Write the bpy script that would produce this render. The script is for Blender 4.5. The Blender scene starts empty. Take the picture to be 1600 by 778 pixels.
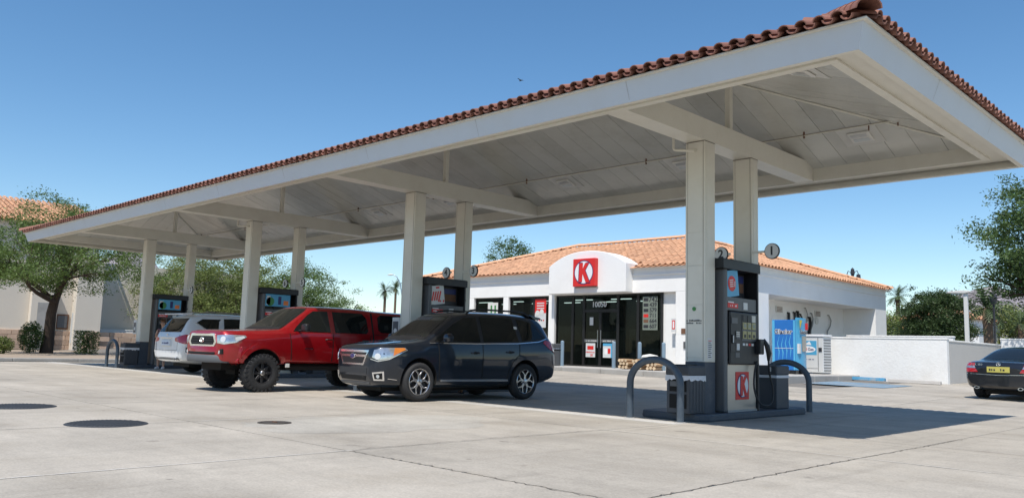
import bpy, bmesh, math, random
import numpy as np
from mathutils import Vector, Matrix
from mathutils.bvhtree import BVHTree
random.seed(7); RNG = np.random.default_rng(7)
SC = bpy.context.scene
COL = SC.collection
R = math.radians

# ---------------------------------------------------------------- camera
cam_d = bpy.data.cameras.new("camera"); cam = bpy.data.objects.new("camera", cam_d); COL.objects.link(cam)
_fw = Vector((-0.69451857, 0.70917837, 0.12128477)); _rt = Vector((0.71660231, 0.6968946, 0.02861887)); _up = Vector((0.06422682, -0.10678928, 0.9922051))
_m = Matrix((_rt, _up, -_fw)).transposed().to_4x4(); _m.translation = Vector((0, 0, 1.05))
cam.matrix_world = _m
cam_d.sensor_width = 36; cam_d.lens = 36 * 1277.486 / 1600; cam_d.clip_end = 9000; cam_d.clip_start = 0.05
SC.camera = cam
# ---------------------------------------------------------------- sky, sun, exposure
SUN_EL = 61.5; SUN_AZ = math.degrees(math.atan2(0.44, -0.90))
w = bpy.data.worlds.new("World"); SC.world = w; w.use_nodes = True
nt = w.node_tree; bg = nt.nodes["Background"]; bg.inputs["Strength"].default_value = 0.125
sky = nt.nodes.new("ShaderNodeTexSky"); sky.sky_type = 'NISHITA'; sky.sun_disc = False
sky.sun_elevation = R(SUN_EL); sky.sun_rotation = R(SUN_AZ); sky.altitude = 400; sky.air_density = 1.0; sky.dust_density = 0.25; sky.ozone_density = 1.6
hs_ = nt.nodes.new("ShaderNodeHueSaturation"); hs_.inputs["Saturation"].default_value = 1.22; hs_.inputs["Hue"].default_value = 0.497; nt.links.new(sky.outputs[0], hs_.inputs["Color"]); nt.links.new(hs_.outputs[0], bg.inputs["Color"])
sd = bpy.data.lights.new("sun", 'SUN'); sun = bpy.data.objects.new("sun", sd); COL.objects.link(sun)
sd.energy = 4.2; sd.angle = R(0.53); sd.color = (1.0, 0.945, 0.87)
_h = Vector((0.44, -0.90, 0)).normalized() * math.cos(R(SUN_EL)); _s = Vector((_h.x, _h.y, math.sin(R(SUN_EL))))
sun.rotation_euler = _s.to_track_quat('Z', 'Y').to_euler(); sun.location = (10, -20, 40)
SC.view_settings.view_transform = 'Standard'; SC.view_settings.look = 'None'; SC.view_settings.gamma = 1
SC.view_settings.exposure = 0.27
SC.cycles.max_bounces = 8; SC.cycles.diffuse_bounces = 4; SC.cycles.glossy_bounces = 4; SC.cycles.transparent_max_bounces = 8

# ---------------------------------------------------------------- materials
def mat(name, col, rough=0.6, metal=0.0, var=0.0, scale=3.0, bump=0.0, bscale=None, coat=0.0, dark=None, dirt=0.0, dscale=0.7, spec=0.5, rnd=0.0, emit=None, stretch=None, island=0.0):
    """plain Principled with value noise, patches of DARK colour, fine bump, per-object and per-island variation"""
    m = bpy.data.materials.new(name); m.use_nodes = True; t = m.node_tree; N = t.nodes; L = t.links
    b = N["Principled BSDF"]; b.inputs["Roughness"].default_value = rough; b.inputs["Metallic"].default_value = metal
    b.inputs["Specular IOR Level"].default_value = spec
    if coat: b.inputs["Coat Weight"].default_value = coat; b.inputs["Coat Roughness"].default_value = 0.03
    c4 = (*col, 1); b.inputs["Base Color"].default_value = c4
    if emit: b.inputs["Emission Color"].default_value = (*emit[:3], 1); b.inputs["Emission Strength"].default_value = emit[3]
    need = var or dirt or rnd or island
    tc = None
    if need or bump:
        tc = N.new("ShaderNodeTexCoord").outputs["Object"]
        if stretch:
            mp = N.new("ShaderNodeMapping"); mp.inputs["Scale"].default_value = stretch; L.new(tc, mp.inputs[0]); tc = mp.outputs[0]
    def noise(s, det=5, ro=0.6):
        n = N.new("ShaderNodeTexNoise"); n.inputs["Scale"].default_value = s; n.inputs["Detail"].default_value = det; n.inputs["Roughness"].default_value = ro
        L.new(tc, n.inputs["Vector"]); return n.outputs["Fac"]
    if need:
        hsv = N.new("ShaderNodeHueSaturation"); hsv.inputs["Color"].default_value = c4
        src = None
        def add(o, amount, centre=0.5):
            nonlocal src
            mr = N.new("ShaderNodeMath"); mr.operation = 'MULTIPLY_ADD'; L.new(o, mr.inputs[0]); mr.inputs[1].default_value = amount; mr.inputs[2].default_value = -centre * amount
            if src is None: src = mr.outputs[0]
            else:
                ad = N.new("ShaderNodeMath"); ad.operation = 'ADD'; L.new(src, ad.inputs[0]); L.new(mr.outputs[0], ad.inputs[1]); src = ad.outputs[0]
        if var: add(noise(scale), var * 3)
        if rnd: add(N.new("ShaderNodeObjectInfo").outputs["Random"], rnd * 2)
        if island: add(N.new("ShaderNodeNewGeometry").outputs["Random Per Island"], island * 2)
        if src is not None:
            ad = N.new("ShaderNodeMath"); ad.operation = 'ADD'; ad.inputs[1].default_value = 1.0; L.new(src, ad.inputs[0])
            cl = N.new("ShaderNodeClamp"); cl.inputs["Min"].default_value = 0.25; cl.inputs["Max"].default_value = 1.9; L.new(ad.outputs[0], cl.inputs[0]); L.new(cl.outputs[0], hsv.inputs["Value"])
        out = hsv.outputs[0]
        if dirt:
            mx = N.new("ShaderNodeMix"); mx.data_type = 'RGBA'; rp = N.new("ShaderNodeValToRGB"); rp.color_ramp.elements[0].position = 0.48; rp.color_ramp.elements[1].position = 0.72
            L.new(noise(dscale, 7, 0.7), rp.inputs[0]); ml = N.new("ShaderNodeMath"); ml.operation = 'MULTIPLY'; L.new(rp.outputs[0], ml.inputs[0]); ml.inputs[1].default_value = dirt
            L.new(ml.outputs[0], mx.inputs[0]); L.new(out, mx.inputs[6]); mx.inputs[7].default_value = (*(dark or tuple(c * 0.4 for c in col)), 1); out = mx.outputs[2]
        L.new(out, b.inputs["Base Color"])
    if bump:
        bp = N.new("ShaderNodeBump"); bp.inputs["Strength"].default_value = bump; bp.inputs["Distance"].default_value = 0.02
        L.new(noise(bscale or scale * 6, 6, 0.65), bp.inputs["Height"]); L.new(bp.outputs[0], b.inputs["Normal"])
    return m

M = {}
def D(k, *a, **kw): M[k] = mat(k, *a, **kw); return M[k]
D('canopy_white', (0.66, 0.64, 0.56), 0.42, var=0.04, scale=1.2, dirt=0.16, dark=(0.40, 0.33, 0.22), dscale=2.2)
D('sealant', (0.62, 0.60, 0.56), 0.8, var=.1, scale=10)
D('fascia_white', (0.52, 0.575, 0.63), 0.45, var=0.03, scale=0.6, dirt=0.12, dark=(0.45, 0.40, 0.32), dscale=1.3)
D('ceiling', (0.53, 0.525, 0.48), 0.17, var=0.09, scale=0.8, rnd=0.07, bump=0.5, bscale=1.6, dirt=0.35, dark=(0.30, 0.27, 0.21), dscale=1.1)
D('fixture', (0.58, 0.57, 0.53), 0.4, var=.05)
D('seam', (0.10, 0.07, 0.05), 0.8)
D('rust', (0.16, 0.08, 0.045), 0.85, var=0.2, scale=9)
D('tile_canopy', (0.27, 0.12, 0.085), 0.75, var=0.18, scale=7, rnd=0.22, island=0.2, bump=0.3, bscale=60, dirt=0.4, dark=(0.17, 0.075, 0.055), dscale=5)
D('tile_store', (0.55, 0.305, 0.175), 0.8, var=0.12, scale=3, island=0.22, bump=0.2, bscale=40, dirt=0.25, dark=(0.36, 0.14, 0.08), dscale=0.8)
D('mortar', (0.05, 0.03, 0.025), 0.9)
D('island_grey', (0.050, 0.062, 0.080), 0.55, var=0.1, scale=5, bump=0.15, dirt=0.35, dark=(0.16, 0.16, 0.16), dscale=4)
D('bollard_grey', (0.052, 0.072, 0.095), 0.42, var=0.08, scale=6, dirt=0.25, dark=(0.17, 0.19, 0.2), dscale=7)
D('store_bollard', (0.19, 0.27, 0.34), 0.5, var=0.06, scale=5)
D('pump_dark', (0.010, 0.011, 0.013), 0.45, var=0.1, scale=6)
D('pump_grey', (0.10, 0.104, 0.108), 0.45, var=0.06, scale=4)
D('pump_steel', (0.44, 0.42, 0.38), 0.38, metal=0.85, var=0.08, scale=3, bump=0.04, bscale=40, stretch=(1, 1, 8))
D('pump_cream', (0.62, 0.60, 0.54), 0.5, var=0.05)
D('bin_grey', (0.050, 0.056, 0.066), 0.55, var=0.07, scale=5)
D('bag', (0.62, 0.64, 0.68), 0.25, var=0.1, scale=12, bump=0.5, bscale=25)
D('black_rubber', (0.018, 0.018, 0.019), 0.6)
D('tyre', (0.022, 0.022, 0.023), 0.78, var=0.15, scale=8, bump=0.2, bscale=50)
D('black', (0.012, 0.012, 0.013), 0.45)
D('matte_black', (0.006, 0.006, 0.006), 0.9)
D('steel', (0.62, 0.62, 0.62), 0.3, metal=1.0)
D('crack', (0.13, 0.11, 0.09), 0.9)
D('chrome', (0.85, 0.86, 0.88), 0.20, metal=1.0)
D('alloy', (0.52, 0.52, 0.53), 0.25, metal=0.9)
D('alloy_dark', (0.035, 0.035, 0.038), 0.35, metal=0.4)
D('red', (0.66, 0.025, 0.02), 0.45, var=0.04)
D('white', (0.80, 0.80, 0.80), 0.5)
D('offwhite', (0.66, 0.65, 0.61), 0.5)
D('navy', (0.02, 0.03, 0.14), 0.5)
D('blue', (0.010, 0.13, 0.42), 0.4, var=0.08, scale=3)
D('lightblue', (0.08, 0.36, 0.58), 0.4, var=0.08, scale=4)
D('yellow', (0.62, 0.50, 0.06), 0.5)
D('buttonyellow', (0.40, 0.37, 0.17), 0.5)
D('orange', (0.80, 0.20, 0.03), 0.4)
D('green', (0.05, 0.22, 0.06), 0.5)
D('poster_white', (0.62, 0.63, 0.62), 0.35)
D('ink', (0.03, 0.03, 0.035), 0.5)
D('lcd', (0.20, 0.23, 0.19), 0.3)
D('stucco', (0.85, 0.84, 0.81), 0.85, var=0.03, scale=0.8, bump=0.35, bscale=18, dirt=0.14, dark=(0.52, 0.47, 0.40), dscale=0.9)
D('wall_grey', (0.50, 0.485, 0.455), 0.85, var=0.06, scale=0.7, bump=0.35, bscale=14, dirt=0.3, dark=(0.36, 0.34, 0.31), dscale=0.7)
D('stucco_far', (0.66, 0.60, 0.51), 0.9, var=0.04, scale=0.4, bump=0.3, bscale=9, dirt=0.1, dark=(0.46, 0.40, 0.33), dscale=0.3)
D('wall_white', (0.79, 0.785, 0.76), 0.85, var=0.03, scale=0.7, bump=0.5, bscale=14, dirt=0.32, dark=(0.56, 0.51, 0.44), dscale=0.9)
D('frame_dark', (0.022, 0.022, 0.022), 0.35, metal=0.3)
D('interior', (0.05, 0.055, 0.05), 0.9)
D('shelf', (0.20, 0.20, 0.18), 0.8, var=0.4, scale=5, dirt=0.7, dark=(0.03, 0.06, 0.03), dscale=3)
D('firewood', (0.42, 0.27, 0.15), 0.9, var=0.2, scale=9, rnd=0.25, bump=0.4)
D('firewood_end', (0.62, 0.48, 0.32), 0.9, var=0.1, scale=20, rnd=0.15)
D('brick', (0.52, 0.37, 0.27), 0.9, var=0.15, scale=4, rnd=0.2, bump=0.3)
D('kerb', (0.36, 0.35, 0.33), 0.85, var=0.1, scale=2, bump=0.3, bscale=25, dirt=0.4, dark=(0.2, 0.19, 0.17), dscale=1.5)
D('sidewalk', (0.44, 0.42, 0.39), 0.85, var=0.08, scale=1.5, bump=0.3, bscale=30, dirt=0.3, dark=(0.27, 0.25, 0.22), dscale=1.2)
D('blue_paint', (0.07, 0.27, 0.45), 0.6, var=0.15, scale=4, dirt=0.85, dark=(0.36, 0.38, 0.38), dscale=3)
D('blue_pavement_paint', (0.16, 0.25, 0.33), 0.7, var=0.15, scale=4, dirt=1.0, dark=(0.34, 0.33, 0.31), dscale=2.2)
D('gravel', (0.34, 0.27, 0.20), 0.95, var=0.2, scale=6, bump=0.6, bscale=30)
D('manhole', (0.055, 0.058, 0.063), 0.6, var=0.2, scale=6, metal=0.3, bump=0.3)
D('cover_iron', (0.07, 0.06, 0.05), 0.7, metal=0.3, var=0.2)
D('bark', (0.055, 0.038, 0.028), 0.95, var=0.25, scale=6, bump=0.8, bscale=14, stretch=(1, 1, 0.3))
D('palm_bark', (0.15, 0.10, 0.065), 0.95, var=0.2, scale=4, bump=0.6, bscale=10)
D('skin', (0.48, 0.27, 0.18), 0.55)
D('mountain', (0.26, 0.235, 0.255), 0.95, var=0.12, scale=0.004)
D('lens', (0.50, 0.52, 0.52), 0.2, coat=0.3)
D('lamp_glass', (0.55, 0.58, 0.58), 0.15)

def leafmat(k, col, var=0.35):
    m = mat(k, col, 0.55, island=var, var=0.12, scale=0.6)
    t = m.node_tree; b = t.nodes["Principled BSDF"]; tr = t.nodes.new("ShaderNodeBsdfTranslucent"); mx = t.nodes.new("ShaderNodeMixShader"); mx.inputs[0].default_value = 0.28
    src = b.inputs["Base Color"].links[0].from_socket; t.links.new(src, tr.inputs["Color"])
    out = t.nodes["Material Output"]; t.links.new(b.outputs[0], mx.inputs[1]); t.links.new(tr.outputs[0], mx.inputs[2]); t.links.new(mx.outputs[0], out.inputs[0])
    M[k] = m
leafmat('leaf_mesquite', (0.105, 0.165, 0.034)); leafmat('leaf_olive', (0.16, 0.20, 0.05)); leafmat('leaf_dark', (0.052, 0.088, 0.024)); leafmat('leaf_mid', (0.075, 0.13, 0.032)); leafmat('leaf_pale', (0.17, 0.19, 0.07)); leafmat('leaf_palm', (0.075, 0.115, 0.045), 0.25); leafmat('leaf_shrub', (0.075, 0.12, 0.03))

def glassmat(k, col, rough=0.03, trans=0.0, tint=None):
    m = bpy.data.materials.new(k); m.use_nodes = True; t = m.node_tree; b = t.nodes["Principled BSDF"]
    b.inputs["Base Color"].default_value = (*col, 1); b.inputs["Roughness"].default_value = rough; b.inputs["Specular IOR Level"].default_value = 0.42
    if trans:
        tr = t.nodes.new("ShaderNodeBsdfTransparent"); tr.inputs[0].default_value = (*(tint or (0.5, 0.55, 0.52)), 1); mx = t.nodes.new("ShaderNodeMixShader"); mx.inputs[0].default_value = trans
        t.links.new(b.outputs[0], mx.inputs[1]); t.links.new(tr.outputs[0], mx.inputs[2]); t.links.new(mx.outputs[0], t.nodes["Material Output"].inputs[0])
    M[k] = m
glassmat('glass_tint', (0.010, 0.012, 0.011))
D('lamp_inner', (0.60, 0.61, 0.62), 0.15, coat=0.6); glassmat('glass_clear', (0.015, 0.018, 0.016), 0.03, 0.72, (0.62, 0.68, 0.62)); glassmat('glass_store', (0.008, 0.011, 0.010), 0.02, 0.68, (0.55, 0.62, 0.58))
def paint(k, col, metal=0.0, rough=0.35): D(k, col, rough, metal=metal, coat=1.0)
paint('paint_grey', (0.009, 0.016, 0.029), 0.55, 0.32); paint('paint_red', (0.33, 0.003, 0.007), 0.35, 0.33); paint('paint_white', (0.66, 0.68, 0.69), 0.0, 0.35); paint('paint_black', (0.006, 0.007, 0.010), 0.0, 0.3)
D('taillight', (0.40, 0.008, 0.012), 0.12, coat=1.0); D('amber', (0.65, 0.20, 0.03), 0.15, coat=1.0)
D('headlamp', (0.52, 0.54, 0.56), 0.16, metal=0.7, coat=1.0, var=.35, scale=14)
D('plastic', (0.028, 0.029, 0.031), 0.55)
D('bumper_grey', (0.10, 0.105, 0.11), 0.6)
D('plate', (0.60, 0.66, 0.74), 0.5); D('plate_yellow', (0.50, 0.45, 0.11), 0.45)

# concrete of the forecourt: several scales of staining
def concrete(k, base, stain, amount):
    m = bpy.data.materials.new(k); m.use_nodes = True; t = m.node_tree; N = t.nodes; L = t.links; b = N["Principled BSDF"]; b.inputs["Roughness"].default_value = 0.8; b.inputs["Specular IOR Level"].default_value = 0.3
    g = N.new("ShaderNodeNewGeometry").outputs["Position"]
    def no(s, d=6, r=0.6, mp=None):
        n = N.new("ShaderNodeTexNoise"); n.inputs["Scale"].default_value = s; n.inputs["Detail"].default_value = d; n.inputs["Roughness"].default_value = r
        if mp:
            q = N.new("ShaderNodeMapping"); q.inputs["Scale"].default_value = mp; L.new(g, q.inputs[0]); L.new(q.outputs[0], n.inputs["Vector"])
        else: L.new(g, n.inputs["Vector"])
        return n.outputs["Fac"]
    def ramp(o, a, c, lo, hi):
        r = N.new("ShaderNodeMapRange"); L.new(o, r.inputs[0]); r.inputs[1].default_value = a; r.inputs[2].default_value = c; r.inputs[3].default_value = lo; r.inputs[4].default_value = hi; return r.outputs[0]
    def mul(a, c):
        q = N.new("ShaderNodeMath"); q.operation = 'MULTIPLY'; L.new(a, q.inputs[0])
        if isinstance(c, (int, float)): q.inputs[1].default_value = c
        else: L.new(c, q.inputs[1])
        return q.outputs[0]
    v = mul(ramp(no(0.45, 5, 0.6), 0.3, 0.7, 0.84, 1.12), ramp(no(3.2, 6, 0.7), 0.3, 0.7, 0.90, 1.08))
    v = mul(v, ramp(no(45, 3, 0.6), 0.3, 0.7, 0.86, 1.12)); v = mul(v, ramp(no(14, 4, 0.8), 0.35, 0.65, 0.93, 1.05))
    v = mul(v, ramp(no(1.1, 6, 0.65, (0.25, 2.2, 1)), 0.3, 0.7, 0.92, 1.06))
    v = mul(v, ramp(no(150, 2, 0.5), 0.64, 0.74, 1.0, 0.66)); v = mul(v, ramp(no(0.33, 6, 0.7), 0.56, 0.70, 1.0, 0.80)); v = mul(v, ramp(no(2.0, 3, 0.5), 0.69, 0.75, 1.0, 0.72))
    vo = N.new("ShaderNodeTexVoronoi"); vo.inputs["Scale"].default_value = 1.6; L.new(g, vo.inputs["Vector"]); v = mul(v, ramp(vo.outputs["Distance"], 0.03, 0.055, 0.62, 1.0))
    v = mul(v, ramp(no(1.0, 5, 0.7, (2.2, 0.16, 1)), 0.55, 0.72, 1.0, 0.84))
    rn = N.new("ShaderNodeObjectInfo").outputs["Random"]; v = mul(v, ramp(rn, 0, 1, 0.93, 1.05))
    mx = N.new("ShaderNodeMix"); mx.data_type = 'RGBA'; mx.inputs[6].default_value = (*base, 1); mx.inputs[7].default_value = (*stain, 1)
    L.new(mul(ramp(no(0.8, 8, 0.72), 0.50, 0.70, 0, 1), amount), mx.inputs[0])
    h = N.new("ShaderNodeHueSaturation"); L.new(mx.outputs[2], h.inputs["Color"]); L.new(v, h.inputs["Value"]); L.new(h.outputs[0], b.inputs["Base Color"])
    bp = N.new("ShaderNodeBump"); bp.inputs["Strength"].default_value = 0.35; bp.inputs["Distance"].default_value = 0.006; L.new(no(60, 5, 0.7), bp.inputs["Height"]); L.new(bp.outputs[0], b.inputs["Normal"])
    M[k] = m
concrete('concrete', (0.43, 0.39, 0.33), (0.29, 0.255, 0.205), 0.75)
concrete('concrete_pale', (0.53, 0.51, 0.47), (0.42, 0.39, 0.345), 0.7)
concrete('concrete_rough', (0.44, 0.41, 0.355), (0.25, 0.22, 0.185), 0.9)
concrete('asphalt', (0.20, 0.185, 0.165), (0.14, 0.13, 0.12), 0.6)

# ---------------------------------------------------------------- mesh helpers
class MB:
    def __init__(s): s.v = []; s.f = []; s.mi = []; s.cur = 0; s.T = None
    def add(s, vs, fs, mi=None):
        n = len(s.v)
        if s.T is not None: vs = [tuple(s.T @ Vector(p)) for p in vs]
        s.v += [tuple(p) for p in vs]; s.f += [tuple(i + n for i in f) for f in fs]; s.mi += [s.cur if mi is None else mi] * len(fs); return s
    def box(s, x0, x1, y0, y1, z0, z1, mi=None):
        return s.add([(x0,y0,z0),(x1,y0,z0),(x1,y1,z0),(x0,y1,z0),(x0,y0,z1),(x1,y0,z1),(x1,y1,z1),(x0,y1,z1)], [(0,3,2,1),(4,5,6,7),(0,1,5,4),(1,2,6,5),(2,3,7,6),(3,0,4,7)], mi)
    def prism(s, poly, axis, a, b, mi=None):
        """poly of 2D points extruded on axis 'x','y','z' from a to b (the other two axes in order)"""
        n = len(poly)
        def P(p, t): return {'x': (t, p[0], p[1]), 'y': (p[0], t, p[1]), 'z': (p[0], p[1], t)}[axis]
        ar = sum(poly[i][0]*poly[(i+1)%n][1]-poly[(i+1)%n][0]*poly[i][1] for i in range(n)); flip = (ar < 0) ^ (axis == 'y') ^ (b < a)
        fs = [tuple(range(n))[::-1], tuple(range(n, 2*n))] + [(i, (i+1)%n, n+(i+1)%n, n+i) for i in range(n)]
        if flip: fs = [f[::-1] for f in fs]
        return s.add([P(p, a) for p in poly] + [P(p, b) for p in poly], fs, mi)
    def tube(s, pts, r, n=8, cap=True, mi=None, closed=False):
        pts = [Vector(p) for p in pts]; m = len(pts); rs = r if isinstance(r, (list, tuple)) else [r] * m
        vs = []; up = None
        for i, p in enumerate(pts):
            if closed: d = pts[(i+1)%m] - pts[i-1]
            else: d = pts[min(i+1, m-1)] - pts[max(i-1, 0)]
            if d.length < 1e-9: d = Vector((0,0,1))
            d.normalize()
            if up is None: up = Vector((0,0,1)) if abs(d.z) < 0.9 else Vector((1,0,0))
            a = d.cross(up)
            if a.length < 1e-3: a = d.cross(Vector((0.3,1,0.2)))
            a.normalize(); b2 = a.cross(d).normalized(); up = b2
            for k in range(n):
                t = 2*math.pi*k/n; vs.append(tuple(p + (a*math.cos(t) + b2*math.sin(t)) * rs[i]))
        fs = []
        for i in range(m if closed else m-1):
            j = (i+1) % m
            for k in range(n): fs.append((i*n+k, i*n+(k+1)%n, j*n+(k+1)%n, j*n+k))
        if cap and not closed: fs += [tuple(range(n))[::-1], tuple((m-1)*n+k for k in range(n))]
        fs = [f[::-1] for f in fs]
        return s.add(vs, fs, mi)
    def lathe(s, prof, n=24, axis='z', c=(0,0,0), mi=None, a0=0, a1=2*math.pi):
        """prof: (radius, height) pairs"""
        m = len(prof); full = abs(a1-a0-2*math.pi) < 1e-6; k = n if full else n+1; vs = []
        for j in range(k):
            t = a0 + (a1-a0)*j/n; cs, sn = math.cos(t), math.sin(t)
            for r, h in prof:
                q = {'z': (r*cs, r*sn, h), 'y': (r*cs, h, r*sn), 'x': (h, r*cs, r*sn)}[axis]; vs.append((q[0]+c[0], q[1]+c[1], q[2]+c[2]))
        fs = []
        for j in range(n):
            j2 = (j+1) % k
            for i in range(m-1): fs.append((j*m+i, j2*m+i, j2*m+i+1, j*m+i+1))
        if axis == 'y': fs = [f[::-1] for f in fs]
        return s.add(vs, fs, mi)
    def mesh(s, name, mats, smooth=False, ang=None):
        me = bpy.data.meshes.new(name); me.from_pydata(s.v, [], s.f)
        mats = mats if isinstance(mats, (list, tuple)) else [mats]
        for m in mats: me.materials.append(M[m] if isinstance(m, str) else m)
        if len(mats) > 1: me.polygons.foreach_set('material_index', s.mi)
        me.validate()
        if smooth:
            me.polygons.foreach_set('use_smooth', [True]*len(me.polygons))
            if ang is not None: me.set_sharp_from_angle(angle=R(ang))
        me.update(); return me
    def build(s, name, mats, parent=None, smooth=False, ang=35, bevel=0.0, label=None, segs=1):
        o = bpy.data.objects.new(name, s.mesh(name, mats, smooth, ang if smooth else None)); COL.objects.link(o)
        if parent is not None: o.parent = parent
        if bevel:
            b = o.modifiers.new('bevel', 'BEVEL'); b.width = bevel; b.segments = segs; b.limit_method = 'ANGLE'; b.angle_limit = R(40)
        if label: o['label'] = label
        return o
def tag(o, label=None, cat=None, group=None, kind=None):
    if label: o['label'] = label
    if cat: o['category'] = cat
    if group: o['group'] = group
    if kind: o['kind'] = kind
    return o
def thing(name, loc, label, cat, group=None, rz=0.0, s=1.0):
    o = bpy.data.objects.new(name, None); o.empty_display_size = 0.2; COL.objects.link(o); o.location = loc; o.rotation_euler = (0, 0, rz); o.scale = (s, s, s)
    return tag(o, label, cat, group)
def copy_tree(o, parent=None):
    c = o.copy(); COL.objects.link(c)
    if parent is not None: c.parent = parent
    for ch in list(o.children): copy_tree(ch, c)
    return c
def inst(me, name, parent, loc, rot=None, sc=None):
    o = bpy.data.objects.new(name, me); COL.objects.link(o); o.parent = parent; o.location = loc
    if rot is not None: o.rotation_euler = rot
    if sc is not None: o.scale = sc
    return o
def print_blocks(name, n, size, mat_, parent, loc, rot):
    """unreadable small print: a short row of uneven ink blocks"""
    b = MB(); x = -n*size*.31
    for k in range(n):
        w_ = size*random.uniform(.30, .52)
        if random.random() > .16: b.box(x, x+w_, -size*.32, size*random.uniform(.12, .36), -.001, .002)
        x += size*.62
    o = b.build(name, mat_, parent); o.location = loc; o.rotation_euler = rot; return o
def text(name, body, size, mat_, parent, loc, rot, ext=0.004, bold=0.0, sx=1.0, align='CENTER', label=None, spacing=1.0):
    cu = bpy.data.curves.new(name, 'FONT'); cu.body = body; cu.size = size; cu.extrude = ext; cu.offset = bold; cu.align_x = align; cu.align_y = 'CENTER'; cu.resolution_u = 3; cu.space_character = spacing
    t = bpy.data.objects.new('tmp', cu); COL.objects.link(t); dg = bpy.context.evaluated_depsgraph_get(); me = bpy.data.meshes.new_from_object(t.evaluated_get(dg)); bpy.data.objects.remove(t); bpy.data.curves.remove(cu)
    me.name = name; me.materials.clear(); me.materials.append(M[mat_])
    o = bpy.data.objects.new(name, me); COL.objects.link(o); o.parent = parent; o.location = loc; o.rotation_euler = rot; o.scale = (sx, 1, 1)
    if label: o['label'] = label
    return o
RY = (R(90), 0, 0)             # text that faces -Y
RX = (R(90), 0, R(90))         # text that faces +X
K_POLYS = [[(-.44,-.70),(-.12,-.70),(-.06,.68),(-.38,.68)], [(-.10,-.08),(.12,.10),(.50,.66),(.14,.66),(-.08,.26)], [(-.10,-.08),(-.09,.16),(.14,.12),(.58,-.74),(.22,-.74)]]
def k_logo(parent, c, w_, h_, face, proud=0.0):
    """red square panel, white ring disc, blue edged red K; face 'y' looks to -Y and 'x' looks to +X"""
    def bd(name, polys, m, d0, d1):
        b = MB()
        for P in polys:
            Q = [(p[0]*w_*0.5, p[1]*h_*0.5) for p in P]
            if face == 'y': b.prism([(c[0]+a, c[2]+z) for a, z in Q], 'y', c[1]-d0, c[1]-d1)
            else: b.prism([(c[1]+a, c[2]+z) for a, z in Q], 'x', c[0]+d0, c[0]+d1)
        return b.build(name, m, parent)
    circ = lambda r: [[(r*math.cos(t*math.pi/16), r*math.sin(t*math.pi/16)) for t in range(32)]]
    g = lambda P, e: [(p[0] + (e if p[0] > 0.02 or (p[0] > -.06 and False) else -e), p[1] + (e if p[1] > 0 else -e)) for p in P]
    bd('logo_disc', circ(0.86), 'navy', proud+.001, proud+0.006); bd('logo_disc', circ(0.80), 'white', proud+.006, proud+0.010)
    bd('logo_letter_edge', [[(x-.05, z*1.06) for x, z in K_POLYS[0]], [(x+.05, z*1.06) for x, z in K_POLYS[1]], [(x+.05, z*1.06) for x, z in K_POLYS[2]]], 'navy', proud+.010, proud+0.014)
    bd('logo_letter', K_POLYS[:1], 'red', proud+.014, proud+0.020); bd('logo_letter', K_POLYS[1:2], 'red', proud+.014, proud+0.0202); bd('logo_letter', K_POLYS[2:], 'red', proud+.014, proud+0.0204)

def sm(a, b, x): t = min(1, max(0, (x-a)/(b-a))); return t*t*(3-2*t)
def gz(x, y):
    """height of the pavement: level under the canopy, rising gently to the store"""
    xc = min(0, max(-30, x)); yc = min(34, y)
    pl = -0.33 - 0.0127*xc + 0.0144*yc
    return max(0.0, pl) * sm(13.5, 23.5, y)
# ================================================================ GROUND
SLX = [10.5, 7.0, 3.45, -0.05, -3.55, -6.95, -10.5, -14.0, -17.5, -21.0, -24.5, -28.0, -31.5, -36.6]
SLY = [-3.5, 0.7, 4.85, 9.02, 13.2, 17.4, 21.6, 24.0]
def sheet(name, x0, x1, y0, y1, dz, m, step=1.5, kind='structure', parent=None):
    nx = max(1, int((x1-x0)/step)); ny = max(1, int((y1-y0)/step)); b = MB(); vs = []; fs = []
    for j in range(ny+1):
        for i in range(nx+1):
            x = x0+(x1-x0)*i/nx; y = y0+(y1-y0)*j/ny; vs.append((x, y, gz(x, y)+dz))
    for j in range(ny):
        for i in range(nx): a = j*(nx+1)+i; fs.append((a, a+1, a+nx+2, a+nx+1))
    b.add(vs, fs); o = b.build(name, m, parent, smooth=True)
    if parent is None: tag(o, kind=kind)
    return o
ground = MB()
xs = [-3000,-1200,-500,-200,-120,-80,-60,-50]+[x for x in range(-44, 14, 2)]+[16,25,40,80,200,600,3000]; ys = [-600,-200,-60,-20]+[y for y in range(-8, 42, 2)]+[46,60,80,120,200,400,1000,3500]
vs = [(x, y, gz(x, y)-0.035) for y in ys for x in xs]; nx = len(xs)
ground.add(vs, [(j*nx+i, j*nx+i+1, (j+1)*nx+i+1, (j+1)*nx+i) for j in range(len(ys)-1) for i in range(nx-1)])
ground = ground.build('ground', 'asphalt', smooth=True); tag(ground, 'grey paved ground of the station lot with everything standing on it', kind='structure')
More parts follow.
